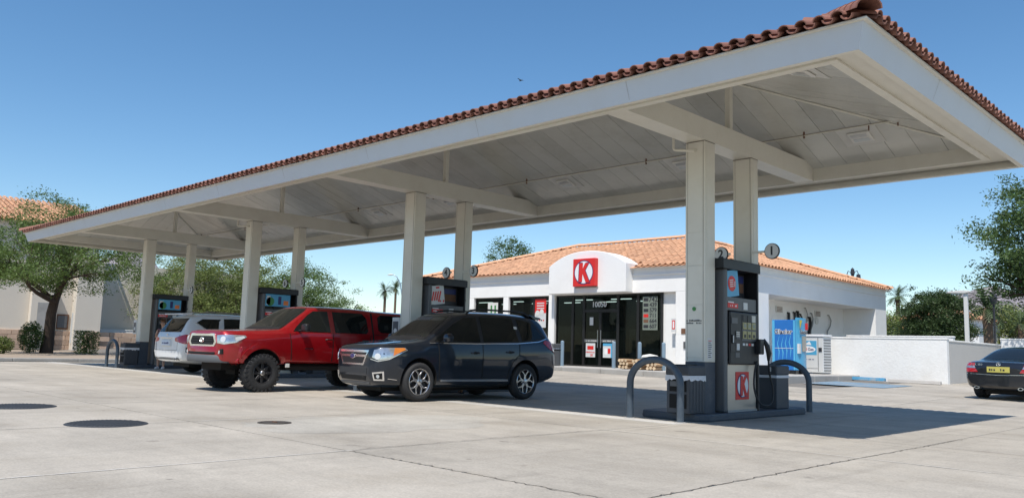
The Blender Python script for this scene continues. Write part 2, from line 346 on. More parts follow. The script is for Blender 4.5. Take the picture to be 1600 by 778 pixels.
def slab(x0, x1, y0, y1, m='concrete', gap=0.010, dz=0.0):
    x0, x1 = sorted((x0, x1)); x0 += gap; x1 -= gap; y0 += gap; y1 -= gap; n = 4; b = MB(); vs = []; fs = []
    jit = lambda: random.uniform(-.006, .006)
    for j in range(n+1):
        for i in range(n+1):
            x = x0+(x1-x0)*i/n; y = y0+(y1-y0)*j/n
            ex = jit() if i in (0, n) else 0; ey = jit() if j in (0, n) else 0
            vs.append((x+ex, y+ey, gz(x, y)+dz))
    for j in range(n):
        for i in range(n): a = j*(n+1)+i; fs.append((a, a+1, a+n+2, a+n+1))
    ring = [i for i in range(n+1)] + [j*(n+1)+n for j in range(1, n+1)] + [n*(n+1)+i for i in range(n-1, -1, -1)] + [j*(n+1) for j in range(n-1, 0, -1)]
    k = len(vs); vs += [(vs[r][0], vs[r][1], vs[r][2]-0.05) for r in ring]; L = len(ring)
    fs += [(ring[(i+1)%L], ring[i], k+i, k+(i+1)%L) for i in range(L)]
    b.add(vs, fs); return b.build('concrete_slab', m, ground)
for i in range(len(SLX)-1):
    for j in range(len(SLY)-1):
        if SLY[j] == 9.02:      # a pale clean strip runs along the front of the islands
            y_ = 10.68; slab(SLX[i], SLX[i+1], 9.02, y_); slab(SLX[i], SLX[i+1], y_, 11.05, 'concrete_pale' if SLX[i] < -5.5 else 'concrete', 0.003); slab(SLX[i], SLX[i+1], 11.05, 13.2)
        else: slab(SLX[i], SLX[i+1], SLY[j], SLY[j+1])
for i in range(7):
    for (a, c) in ((24.0, 28.0), (28.0, 32.0), (32.0, 36.2)):
        if SLX[i+1] < -12 : continue
        if SLX[i] < -8 and a >= 32: continue
        slab(SLX[i], max(SLX[i+1], -13.0), a, c)
# white sealant in two joints near the camera, in sub-lengths
b = MB()
def strip(b, x0, y0, x1, y1, w_, dz=0.004, n=20, wob=0.012):
    d = Vector((x1-x0, y1-y0)).normalized(); nrm = Vector((-d.y, d.x)); vs = []
    for i in range(n+1):
        t = i/n; c = Vector((x0+(x1-x0)*t, y0+(y1-y0)*t)) + nrm*random.uniform(-wob, wob)*0.5; ww = w_*random.uniform(.35, 1.0)/2
        for s in (-1, 1): p = c+nrm*s*ww; vs.append((p.x, p.y, gz(p.x, p.y)+dz))
    b.add(vs, [(2*i, 2*i+2, 2*i+3, 2*i+1)[::-1] for i in range(n)])
strip(b, -6.95, -3.0, -6.95, 4.9, 0.028, n=60); strip(b, -10.5, 5.0, -10.5, 6.2, 0.028); strip(b, -6.95, 9.02, -2.3, 9.02, 0.02); strip(b, -10.6, 10.45, -7.2, 10.45, 0.02)
b.build('joint_sealant', 'sealant', ground)
b = MB(); strip(b, -3.55, 4.85, -3.55, 8.9, 0.016, 0.005, 60, 0.05); strip(b, -6.9, 4.86, -3.6, 4.82, 0.015, 0.005, 60, 0.05); strip(b, -7.0, 9.0, -7.0, 5.0, 0.014, 0.005, 50, 0.05); strip(b, -3.55, 9.1, -3.5, 12.6, 0.013, 0.005, 50, 0.04)
b.build('joint_crack', 'crack', ground)
# rough worn patch round the small cover
b = MB(); pts = []
for k in range(28):
    t = 2*math.pi*k/28; r = random.uniform(.8, 1.15); pts.append((-9.3+2.1*math.cos(t)*r*0.55, 6.9+1.75*math.sin(t)*r))
b.add([(x, y, 0.0015) for x, y in pts], [tuple(range(28))]); b.build('worn_patch', 'concrete_rough', ground)
# dark tank lids
def lid(x, y, r, label):
    t = thing('tank_cover', (x, y, 0.0), label, 'manhole cover', 'dark round tank covers set in the concrete')
    b = MB(); b.lathe([(0, .012), (r-.02, .012), (r-.015, .008), (r, .008), (r+.01, 0.002)], 48); b.build('lid', 'manhole', t, smooth=True)
    b = MB()
    n = int(r/0.045)
    for i in range(-n, n+1):
        hw = math.sqrt(max(0, (r-.04)**2-(i*.045)**2))
        if hw > .05: b.box(-hw, hw, i*.045-.008, i*.045+.008, .0125, .017)
    o = b.build('tread_rib', 'manhole', t); o['kind'] = 'stuff'
lid(-10.65, 3.87, 0.46, 'large dark round tank cover nearest the camera, between the front joint and the other lid')
lid(-13.75, 3.72, 0.50, 'large dark round tank cover at the left edge of the picture, the farther one')
t = thing('access_cover', (-9.83, 5.68, 0), 'small rusty round iron cover in the worn pale patch of concrete', 'manhole cover')
b = MB(); b.lathe([(0, .010), (.15, .010), (.155, .004), (.175, .004), (.18, .012), (.215, .010), (.22, .002)], 28); b.build('lid', 'cover_iron', t, smooth=True)
b = MB(); b.box(-.05, .05, -.012, .012, .011, .02); b.build('handle', 'rust', t)

# ---- store sidewalk with kerb, in pieces
sw = MB()
def swz(x, y): return gz(x, 24.0)*0 + 0.44
walk = thing('sidewalk', (-22, 25, 0.44), 'raised concrete sidewalk with kerb along the front and side of the white store', None); del walk['label']; tag(walk, kind='structure')
def wl(o, L=(-22, 25, 0.44)): o.location = tuple(-c for c in L); return o
x = -34.0
while x < -12.75:
    x2 = min(x+1.9, -12.7); b = MB(); b.box(x+.008, x2-.008, 24.2, 26.6 if x2 < -14.4 else 32.0, 0.2, 0.44); wl(b.build('paving_slab', 'sidewalk', walk, bevel=.01)); 
    b = MB(); b.box(x+.006, x2-.006, 24.0, 24.19, 0.0, 0.432); wl(b.build('kerb_stone', 'kerb', walk, bevel=.02)); x = x2
y = 24.0
while y < 31.9:
    y2 = min(y+2.0, 32.0); b = MB(); b.box(-12.69, -12.5, y+.006, y2-.006, 0.0, 0.432); wl(b.build('kerb_stone', 'kerb', walk, bevel=.02)); y = y2
# ---- wheel stops and faded blue accessible marking
def wheel_stop(x, y, rz, m, label, blocks):
    t = thing('wheel_stop', (x, y, gz(x, y)), label, 'wheel stop', 'low wheel stops by the white wall', rz)
    b = MB(); b.prism([(-.09, 0), (.09, 0), (.05, .12), (-.05, .12)], 'x', -.92, .92); b.build('block', m, t, bevel=.012)
    b = MB()
    for s in (-.6, .6): b.lathe([(0, .121), (.018, .121), (.018, .118)], 8, c=(s, 0, 0))
    b.build('pin', 'rust', t)
wheel_stop(-12.15, 31.25, R(-10), 'blue_paint', 'faded blue painted wheel stop in front of the white wall, the longer looking left one', 1)
wheel_stop(-10.25, 31.1, R(-6), 'sidewalk', 'bare pale concrete wheel stop beside the blue one at the wall corner', 1)
sheet('blue_pavement_marking', -12.2, -9.6, 26.4, 29.0, 0.010, 'blue_pavement_paint', parent=ground)
# ---- left planting strip
pl = MB(); pl.box(-57.5, -36.9, -12, 60, -0.03, 0.13); pl = pl.build('planting_strip', 'gravel'); tag(pl, kind='structure')
kb = thing('kerb', (-36.75, 20, 0), 'k', None); del kb['label']; tag(kb, kind='structure')
y = -12
while y < 60: b = MB(); b.box(-36.88, -36.7, y+.006, y+2.4-.006, 0, .15); o = b.build('kerb_stone', 'kerb', kb, bevel=.02); o.location = (36.75, -20, 0); y += 2.4
# ================================================================ CANOPY
X0, X1, Y0, Y1 = -34.05, -3.45, 9.0, 16.44; ZB = 4.50; PT = 0.33; PIT = math.atan(PT)
can = thing('fuel_canopy', ((X0+X1)/2, (Y0+Y1)/2, 0), 'long white canopy with red barrel tile eaves over four pump islands', 'canopy')
CO = (-(X0+X1)/2, -(Y0+Y1)/2, 0)
def cp(o): o.location = CO; return o
FH = 0.285; FO = 0.10
# fascia boards, each side a part, leaning outward at the top, 8 mm joints mitred at the corners
def fascia(side):
    b = MB()
    def ring(z, off, ins): return [(X0-off+ins, Y0-off+ins, z), (X1+off-ins, Y0-off+ins, z), (X1+off-ins, Y1+off-ins, z), (X0-off+ins, Y1+off-ins, z)]
    o0, o1, i1, i0 = ring(ZB, 0, 0), ring(ZB+FH, FO, 0), ring(ZB+FH, FO, .07), ring(ZB+.004, 0, .09)
    l1 = ring(ZB+.03, 0, .09)
    a, c = {'front': (0, 1), 'right': (1, 2), 'back': (2, 3), 'left': (3, 0)}[side]
    P = [o0[a], o0[c], o1[a], o1[c], i1[a], i1[c], l1[a], l1[c], i0[a], i0[c]]
    n = 24 if side in ('front', 'back') else 6; rows = []
    for k in range(n+1):
        t = k/n; w = random.uniform(-.003, .003)
        rows += [tuple(P[2*q][i]+(P[2*q+1][i]-P[2*q][i])*t + (w if i == 2 else 0) for i in range(3)) for q in range(5)]
    fs = []
    for k in range(n):
        for q in range(5): fs.append((k*5+q, (k+1)*5+q, (k+1)*5+(q+1)%5, k*5+(q+1)%5))
    fs += [tuple(range(5))[::-1], tuple(n*5+q for q in range(5))]
    b.add(rows, fs); b.mi = [0 if (i < n*5 and i % 5 == 0) else 1 for i in range(len(fs))]; return cp(b.build('fascia_board', ['fascia_white', 'canopy_white'], can))
for s in ('front', 'right', 'back', 'left'): fascia(s)
# thin drip edge on top of the fascia
b = MB(); z0, z1, oo = ZB+FH, ZB+FH+.022, FO+.055
b.box(X0-oo, X1+oo, Y0-oo, Y0-oo+.09, z0, z1); b.box(X0-oo, X1+oo, Y1+oo-.09, Y1+oo, z0, z1); b.box(X0-oo, X0-oo+.09, Y0-oo+.09, Y1+oo-.09, z0, z1); b.box(X1+oo-.09, X1+oo, Y0-oo+.09, Y1+oo-.09, z0, z1)
cp(b.build('drip_edge', 'canopy_white', can))
# vertical metal joints of the fascia sheets
b = MB()
for x in np.arange(X0+3.05, X1-1, 3.05): b.add([(x-.003, Y0-.003, ZB+.01), (x+.003, Y0-.003, ZB+.01), (x+.003, Y0-FO-.003, ZB+FH-.005), (x-.003, Y0-FO-.003, ZB+FH-.005)], [(0,1,2,3)])
for y in (Y0+2.5, Y0+5.0): b.add([(X1+.003, y-.003, ZB+.01), (X1+.003, y+.003, ZB+.01), (X1+FO+.003, y+.003, ZB+FH-.005), (X1+FO+.003, y-.003, ZB+FH-.005)], [(0,1,2,3)])
cp(b.build('sheet_joint', 'kerb', can))
# soffit boards between fascia and inner beam
SI = 0.55; ZI = 4.605
b = MB(); b.box(X0+.09, X1-.09, Y0+.09, Y0+.43, ZI+.03, ZI+.06); cp(b.build('soffit', 'canopy_white', can))
b = MB(); b.box(X0+.09, X1-.09, Y1-.43, Y1-.09, ZI+.03, ZI+.06); cp(b.build('soffit', 'canopy_white', can))
b = MB(); b.box(X1-.43, X1-.09, Y0+.43, Y1-.43, ZI+.03, ZI+.06); cp(b.build('soffit', 'canopy_white', can))
b = MB(); b.box(X0+.09, X0+.43, Y0+.43, Y1-.43, ZI+.03, ZI+.06); cp(b.build('soffit', 'canopy_white', can))
# inner perimeter beam
BW = .12; BH = .27
for (a0, a1, c0, c1) in ((X0+SI-BW, X1-SI+BW, Y0+SI-BW, Y0+SI), (X0+SI-BW, X1-SI+BW, Y1-SI, Y1-SI+BW), (X1-SI, X1-SI+BW, Y0+SI+.002, Y1-SI-.002), (X0+SI-BW, X0+SI, Y0+SI+.002, Y1-SI-.002)):
    b = MB(); b.box(a0, a1, c0, c1, ZI-.005, ZI+BH); cp(b.build('edge_beam', 'canopy_white', can, bevel=.004))
# little bright sealed strip at each joint of the back beam
# ceiling planes
ZE = 4.67                                    # ceiling plane height at the fascia line
HW = (Y1-Y0)/2; YC = (Y0+Y1)/2
def cz(x, y): return ZE + PT*min(x-X0, X1-x, y-Y0, Y1-y)
PW = 0.46
def panel_poly(poly, n=None):
    b = MB(); top = [(x, y, cz(x, y)) for x, y in poly]; k = len(top)
    return top
def clip(poly, f):
    out = []
    for i in range(len(poly)):
        p, q = poly[i], poly[(i+1)%len(poly)]; a, c = f(p), f(q)
        if a >= 0: out.append(p)
        if (a > 0) != (c > 0) and abs(a-c) > 1e-12: t = a/(a-c); out.append((p[0]+(q[0]-p[0])*t, p[1]+(q[1]-p[1])*t))
    return out
def panel(x0, x1, y0, y1, side):
    g = .005 ; e = random.uniform(0, .006)
    P = [(x0, y0), (x1, y0), (x1, y1), (x0, y1)]
    if side in ('front', 'back'):
        d = (lambda p: p[1]-Y0) if side == 'front' else (lambda p: Y1-p[1])
        P = clip(P, lambda p: p[0]-X0-d(p)); P = clip(P, lambda p: X1-p[0]-d(p)) if len(P) > 2 else P
    else:
        d = (lambda p: X1-p[0]) if side == 'right' else (lambda p: p[0]-X0)
        P = clip(P, lambda p: p[1]-Y0-d(p)); P = clip(P, lambda p: Y1-p[1]-d(p)) if len(P) > 2 else P
    if len(P) < 3: return
    ar = abs(sum(P[i][0]*P[(i+1)%len(P)][1]-P[(i+1)%len(P)][0]*P[i][1] for i in range(len(P))))/2
    if ar < .004: return
    b = MB(); k = len(P); b.add([(x, y, cz(x, y)+e) for x, y in P]+[(x, y, cz(x, y)+e+.03) for x, y in P], [tuple(range(k))[::-1], tuple(range(k, 2*k))]+[(i, (i+1)%k, k+(i+1)%k, k+i) for i in range(k)])
    cp(b.build('ceiling_panel', 'ceiling', can))
g = .004
for side in ('front', 'back'):
    ya, yb = (Y0+SI, YC) if side == 'front' else (YC, Y1-SI)
    x = X0+SI
    while x < X1-SI-.01:
        x2 = min(x+PW, X1-SI); panel(x+g, x2-g, ya, yb, side); x = x2
for side in ('right', 'left'):
    xa, xb = (X1-HW, X1-SI) if side == 'right' else (X0+SI, X0+HW); y = Y0+SI
    while y < Y1-SI-.01:
        y2 = min(y+PW, Y1-SI); panel(xa, xb, y+g, y2-g, side); y = y2
# dark backing above the panels (roof deck)
b = MB(); b.add([(X0+.1, Y0+.1, ZE+.05), (X1-.1, Y0+.1, ZE+.05), (X1-.1, Y1-.1, ZE+.05), (X0+.1, Y1-.1, ZE+.05), (X0+HW, YC, ZE+.05+PT*HW), (X1-HW, YC, ZE+.05+PT*HW)], [(0,1,5,4), (2,3,4,5), (1,2,5), (3,0,4)])
b.v = [(x, y, z+.02 if z > ZE+.06 else ZE+.05) for x, y, z in b.v]; cp(b.build('roof_deck', 'mortar', can))
# hip and ridge battens inside
b = MB(); hz = -.012
for (sx, xe) in ((1, X1), (-1, X0)):
    for (sy, ye) in ((1, Y1), (-1, Y0)):
        p0 = Vector((xe-sx*SI, ye-sy*SI, ZE+PT*SI+hz)); p1 = Vector((xe-sx*HW, YC, ZE+PT*HW+hz)); b.tube([p0, p1], .022, 4)
b.tube([(X0+HW, YC, ZE+PT*HW+hz), (X1-HW, YC, ZE+PT*HW+hz)], .03, 4); cp(b.build('hip_batten', 'canopy_white', can))
# cross beams, king posts and columns
CX = [-7.24, -14.84, -22.44, -30.04]
for i, cx in enumerate(CX):
    b = MB(); b.box(cx-.18, cx+.18, Y0+SI+.003, Y1-SI-.003, ZI, ZI+.37); cp(b.build('cross_beam', 'canopy_white', can, bevel=.004))
    b = MB(); b.box(cx+.02, cx+.12, YC-.05, YC+.05, ZI+.37, cz(cx, YC)-.05); b.box(cx-.02, cx+.16, YC-.09, YC+.09, cz(cx, YC)-.08, cz(cx, YC)-.055); cp(b.build('king_post', 'canopy_white', can))
def column(cx, y0, y1, front):
    t = MB(); zt = ZI-.003; cxa, cxb = cx-.185, cx+.185; b = MB(); b.box(cxa, cxb, y0, y1, 0.10, 0.93); lo = b.build('column', 'island_grey', can, bevel=.004, label='grey painted foot of the white column'); cp(lo)
    b = MB(); b.box(cxa, cxb, y0, y1, 0.932, zt); up = b.build('column', 'canopy_white', can, bevel=.006); cp(up)
    for (za, zb) in ((1.0, 1.85), (1.86, 2.5), (2.51, 3.05), (3.06, zt-.04)):   # cladding sheets on the -Y face, a hand in from the edges
        c = MB(); c.box(cxa+.045, cxb-.035, y0-.006, y0+.001, za, zb); q = c.build('cladding_sheet', 'canopy_white', up, bevel=.002)
    c = MB(); c.box(cxb-.001, cxb+.005, y0+.05, y1-.02, 1.0, zt-.04); c.build('cladding_sheet', 'canopy_white', up)
    c = MB(); c.box(cxb-.034, cxb-.030, y0-.004, y0+.001, .95, zt); c.box(cxa+.040, cxa+.044, y0-.004, y0+.001, .95, zt); c.box(cxa-.004, cxb+.004, y0-.004, y1+.004, zt-.012, zt-.004); c.build('rusty_joint', 'seam', up)
    return up
FC = (11.73, 12.05); RC = (13.32, 13.55)
ups = []
for i, cx in enumerate(CX): ups.append(column(cx, *FC, True)); column(cx, *RC, False)
# placards on the near front column
def placard(parent, x0, x1, z0, z1, y, m='poster_white'):
    c = MB(); c.box(x0, x1, y-.012, y, z0, z1); return c.build('placard', m, parent)
u = ups[0]
b = MB(); b.lathe([(0, 0), (.035, 0), (.035, .006), (0, .006)], 16, axis='y', c=(-7.25, 11.715, 1.79)); b.build('round_emblem', 'green', u)
for k, zz in enumerate((1.60, 1.56)): print_blocks('small_notice', 11, .042, 'ink', u, (-7.25, 11.722, zz), RY)
p_ = MB(); p_.box(-7.054, -7.048, 11.80, 11.94, .98, 1.32); pp = p_.build('placard', 'poster_white', u)
for k in range(9): c = MB(); c.box(-7.049, -7.046, 11.82, 11.82+random.uniform(.07, .11), 1.27-k*.033, 1.282-k*.033); c.build('printed_line', 'red' if k == 0 else 'ink', pp)
# sprinkler drain pipes with an elbow below the beam at the 1st and 3rd column
for cx in (CX[0], CX[2]):
    b = MB(); b.tube([(cx-.28, Y0+2.5, ZI+.25), (cx-.28, Y0+2.5, ZI-.12), (cx-.26, Y0+2.5, ZI-.155), (cx-.22, Y0+2.5, ZI-.165), (cx-.0, 11.70, ZI-.165)], .022, 10); b.lathe([(0,-.03),(.032,-.03),(.032,0),(0,0)], 10, axis='y', c=(cx, 11.73, ZI-.165)); cp(b.build('drain_pipe', 'canopy_white', can, smooth=True))
# conduit hung under the back slope, with rusty hangers and drops
yr = 14.6; b = MB(); zc = cz(-20, yr)-.07
b.tube([(X0+1.6, yr, zc), (X1-1.45, yr, zc)], .014, 6); cp(b.build('conduit', 'canopy_white', can))
b = MB(); b.tube([(X0+1.6, yr, zc+.016), (X1-1.45, yr, zc+.016)], .005, 4); x = X0+2.2
while x < X1-2: b.box(x-.012, x+.012, yr-.012, yr+.012, zc-.05, zc+.09); x += 3.6
for x in (X1-2.0, X1-1.5): b.tube([(x, yr, zc), (x, yr, zc-.10)], .012, 6)
cp(b.build('conduit_hanger', 'rust', can))
# recessed ceiling fixtures, back slope and front slope, tilted with the ceiling
def fixture(x, y):
    t = MB(); o = cp(t.build('x', 'white', can)); bpy.data.objects.remove(o)
    slope = min((x-X0, 'l'), (X1-x, 'r'), (y-Y0, 'f'), (Y1-y, 'b'))[1]
    rot = {'f': Matrix.Rotation(PIT, 4, 'X'), 'b': Matrix.Rotation(-PIT, 4, 'X'), 'r': Matrix.Rotation(PIT, 4, 'Y'), 'l': Matrix.Rotation(-PIT, 4, 'Y')}[slope]
    T = Matrix.Translation((x, y, cz(x, y))) @ rot
    b = MB(); b.T = T; b.box(-.36, .36, -.30, .30, -.012, -.002); f = cp(b.build('ceiling_fixture', 'fixture', can, bevel=.004))
    b = MB(); b.T = T; b.box(-.20, .20, -.17, .17, -.05, -.0125); b.build('lamp_housing', 'offwhite', f, bevel=.015)
    b = MB(); b.T = T; b.box(-.14, .14, .02, .12, -.054, -.0505); b.build('lens', 'lamp_glass', f)
    b = MB(); b.T = T
    for k in range(12): b.box(-.14+k*.0245, -.13+k*.0245, -.12, -.03, -.058, -.0505)
    o = b.build('louvre', 'steel', f); o['kind'] = 'stuff'
for x in (-5.75, -9.55, -12.9, -17.2, -20.5, -24.8, -28.1, -32.0):
    fixture(x, 15.0); 
    if x > X0+HW-1.5: fixture(x if x != -5.75 else -5.15, 10.35 if x != -5.75 else 11.2)
# ---- roof tiles
def tile_mesh(name, L=.44, r0=.077, r1=.064, n=7, th=.014):
    """a barrel cover tile: axis +Y uphill, wide end at y=0"""
    b = MB(); vs = []; fs = []
    for (y, r) in ((0, r0), (L, r1)):
        for q in (r, r-th):
            for k in range(n+1): t = math.pi*k/n; vs.append((-q*math.cos(t), y, q*math.sin(t)*.86))
    m = n+1
    for k in range(n):
        fs += [(k, k+1, 2*m+k+1, 2*m+k)[::1], (m+k+1, m+k, 3*m+k, 3*m+k+1), (k+1, k, m+k, m+k+1), (2*m+k, 2*m+k+1, 3*m+k+1, 3*m+k)]
    fs += [(0, 2*m, 3*m, m), (n, m+n, 3*m+n, 2*m+n)]
    b.add(vs, fs); return b
TP = 0.214; ZR = ZB+FH+.03; OV = FO+.12
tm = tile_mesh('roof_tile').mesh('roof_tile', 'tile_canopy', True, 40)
pan = tile_mesh('pan', .44, .070, .060)
pan.v = [(x, y, -z+.045) for x, y, z in pan.v]; pan.f = [f[::-1] for f in pan.f]; pm = pan.mesh('pan_tile', 'tile_canopy', True, 40)
def eave(side):
    """individual cover tiles and pan tiles at one eave"""
    if side == 'front': n = int((X1-X0+.1)/TP); a = X0-.02; 
    else: n = int((Y1-Y0+.1)/TP); a = Y0-.02
    for i in range(n+1):
        u_ = a+i*TP+.09
        for (dx, me, nm, dz) in ((0, tm, 'roof_tile', .05), (TP/2, pm, 'pan_tile', .0)):
            j = random.uniform(-.008, .008)
            if side == 'front':
                if u_+dx > X1+.02: continue
                o = inst(me, nm, can, (u_+dx+CO[0], Y0-OV+j+CO[1], ZR-.01+dz), (PIT, random.uniform(-.04, .04), random.uniform(-.03, .03)))
            elif side == 'right':
                if u_+dx > Y1+.02: continue
                o = inst(me, nm, can, (X1+OV+j+CO[0], u_+dx+CO[1], ZR-.01+dz), (PIT, 0, R(90)))
        # second, doubled tile under the first one at the eave
        if side == 'right': o = inst(tm, 'roof_tile', can, (X1+OV-.03+CO[0], u_+.03+CO[1], ZR+.004), (PIT, 0, R(90)))
eave('front'); eave('right')
# everything above the first course: one joined field of tiles
def tile_field(org, ud, nu, ud0, slope_len, clipf, pitch, course, base, out, zoff=0.0):
    """org: eave start; ud: unit along eave; nu: horizontal unit uphill; base: tile MB; out: MB"""
    up = Vector((nu[0], nu[1], PT)).normalized(); U = Vector((*ud, 0)); W = U.cross(up); 
    if W.z < 0: W = -W
    n = int(ud0/pitch); m = int(slope_len/course)+1
    bv = [Vector(v) for v in base.v]; tv = []; tf = []; base_n = len(out.v)
    for j in range(m):
        for i in range(n+1):
            c = Vector(org)+U*((i+.3)*pitch)+up*(j*course)
            mid = c+up*course*.5
            if not clipf(mid.x, mid.y): continue
            jx, jz = random.uniform(-.012, .012), random.uniform(0, .012); k = len(out.v)+len(tv)
            tv += [tuple(c+U*(v.x+jx)+up*v.y+W*(v.z+jz+zoff)) for v in bv]; tf += [tuple(q+k for q in f) for f in base.f]
    out.v += tv; out.f += tf; out.mi += [0]*len(tf)
low = tile_mesh('t', .44, .077, .065, 4, .01); low.f = [f for f in low.f]
def half_clip(side, x0, x1, y0, y1):
    def f(x, y):
        d = {'f': y-y0, 'b': y1-y, 'r': x1-x, 'l': x-x0}[side]
        return d <= min(x-x0, x1-x, y-y0, y1-y)+.1 and x0-.3 < x < x1+.3
    return f
fld = MB(); cs = .34; E = OV-.0
tile_field((X0-.0, Y0-E+cs*math.cos(PIT), ZR+.03+cs*math.sin(PIT)), (1, 0), (0, 1), X1-X0, 3.75, half_clip('f', X0, X1, Y0, Y1), TP, cs, low, fld)
tile_field((X1, Y1+E, ZR+.03), (-1, 0), (0, -1), X1-X0, 4.1, half_clip('b', X0, X1, Y0, Y1), TP, cs, low, fld)
tile_field((X1+E-cs*math.cos(PIT), Y0, ZR+.03+cs*math.sin(PIT)), (0, 1), (-1, 0), Y1-Y0, 3.75, half_clip('r', X0, X1, Y0, Y1), TP, cs, low, fld)
tile_field((X0-E, Y1, ZR+.03), (0, -1), (1, 0), Y1-Y0, 4.1, half_clip('l', X0, X1, Y0, Y1), TP, cs, low, fld)
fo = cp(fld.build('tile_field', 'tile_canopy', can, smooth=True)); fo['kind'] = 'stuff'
b = MB(); zd = ZR-.012; o_ = OV-.06
b.add([(X0-o_, Y0-o_, zd), (X1+o_, Y0-o_, zd), (X1+o_, Y1+o_, zd), (X0-o_, Y1+o_, zd), (X0+HW, YC, zd+PT*(HW+o_)), (X1-HW, YC, zd+PT*(HW+o_))], [(0,1,5,4), (2,3,4,5), (1,2,5), (3,0,4)]); cp(b.build('underlay', 'mortar', can))
# hip caps: individual stacked tiles on the near corner, the others too
hm = tile_mesh('h', .46, .15, .12, 8, .016).mesh('hip_tile', 'tile_canopy', True, 40)
def caps(p0, p1, n=None, st=.30):
    p0, p1 = Vector(p0), Vector(p1); d = (p1-p0); L_ = d.length; d.normalize(); rz = math.atan2(d.y, d.x)-math.pi/2; pit = math.asin(d.z); k = int(L_/st)
    for i in range(k+1): c = p0+d*(i*st); inst(hm, 'hip_tile', can, (c.x+CO[0], c.y+CO[1], c.z+random.uniform(0, .012)), (pit+.03, 0, rz+random.uniform(-.03, .03)))
q = OV-.02; zt = ZR+.05
apexR = (X1-HW, YC, ZR+PT*(HW+OV)+.10); apexL = (X0+HW, YC, ZR+PT*(HW+OV)+.10)
caps((X1+q, Y0-q, zt), apexR, st=.17); caps((X1+q, Y1+q, zt), apexR); caps((X0-q, Y0-q, zt), apexL); caps((X0-q, Y1+q, zt), apexL); caps(apexL, apexR, st=.36)
# ================================================================ PUMP ISLANDS (Y 11.35..16.6, centre X = column X)
def rrect(x0, x1, y0, y1, r, n=5):
    P = []
    for cx, cy, a in ((x1-r, y1-r, 0), (x0+r, y1-r, 90), (x0+r, y0+r, 180), (x1-r, y0+r, 270)):
        for k in range(n+1): t = R(a+90*k/n); P.append((cx+r*math.cos(t), cy+r*math.sin(t)))
    return P
POS = ['nearest island with pumps 1 and 2', 'second island, beside the grey SUV', 'third island, beside the red pickup', 'farthest island at the left end, beside the white SUV']
SHORT = ['at the nearest island', 'behind the dark grey SUV', 'behind the red pickup', 'at the far left island']
def pump_island(i, cx):
    t = thing('pump_island', (cx-.255, 13.26, 0), 'low grey painted kerb island, the '+POS[i], 'pump island', 'raised islands under the canopy')
    b = MB(); b.prism(rrect(-.63, .63, -1.88, 1.88, .24), 'z', 0, .12); b.build('base', 'island_grey', t, bevel=.02, segs=2)
    b = MB(); P = rrect(-.63, .63, -1.88, 1.88, .24); b.prism([(x*1.010, y*1.003) for x, y in P], 'z', .03, .055); b.build('steel_band', 'island_grey', t)
def u_guard(cx, y, label):
    t = thing('guard_rail', (cx, y, 0), label, 'bollard', 'grey arched pipe guards at the island ends')
    pts = [(-.475, 0, 0), (-.475, 0, .45), (-.475, 0, .57)]
    for k in range(1, 16): a = math.pi*k/16; pts.append((-.475*math.cos(a), 0, .57+.38*math.sin(a)))
    pts += [(.475, 0, .57), (.475, 0, .45), (.475, 0, 0)]
    b = MB(); b.tube(pts, .057, 14); b.build('pipe', 'bollard_grey', t, smooth=True)
    for s in (-1, 1): b = MB(); b.lathe([(.057, .012), (.085, .008), (.10, 0)], 14, c=(s*.475, 0, 0.001)); b.build('foot', 'kerb', t)
def number_disc(cx, y, num, side, label):
    t = thing('pump_number_sign', (cx+(.60 if side > 0 else -.39)-.01, y, 2.87), label, 'sign', 'round number signs on the columns above the pumps')
    b = MB(); b.lathe([(0, -.018), (.135, -.018), (.14, -.012), (.14, .012), (.135, .018), (0, .018)], 32, axis='y'); b.build('disc', 'ink', t, smooth=True)
    b = MB(); b.lathe([(0, -.021), (.126, -.021), (.126, -.0185), (0, -.0185)], 32, axis='y'); b.build('face', 'poster_white', t)
    text('digit', num, .21, 'ink', t, (0, -.022, 0), RY, .003, .006)
    b = MB(); x = -side*.14; L_ = .26 if side > 0 else .05; b.box(min(x, x-side*L_), max(x, x-side*L_), -.005, .005, -.02, .02); b.build('bracket', 'canopy_white', t)
NUMS = [('1', '2'), ('3', '4'), ('5', '6'), ('7', '8')]
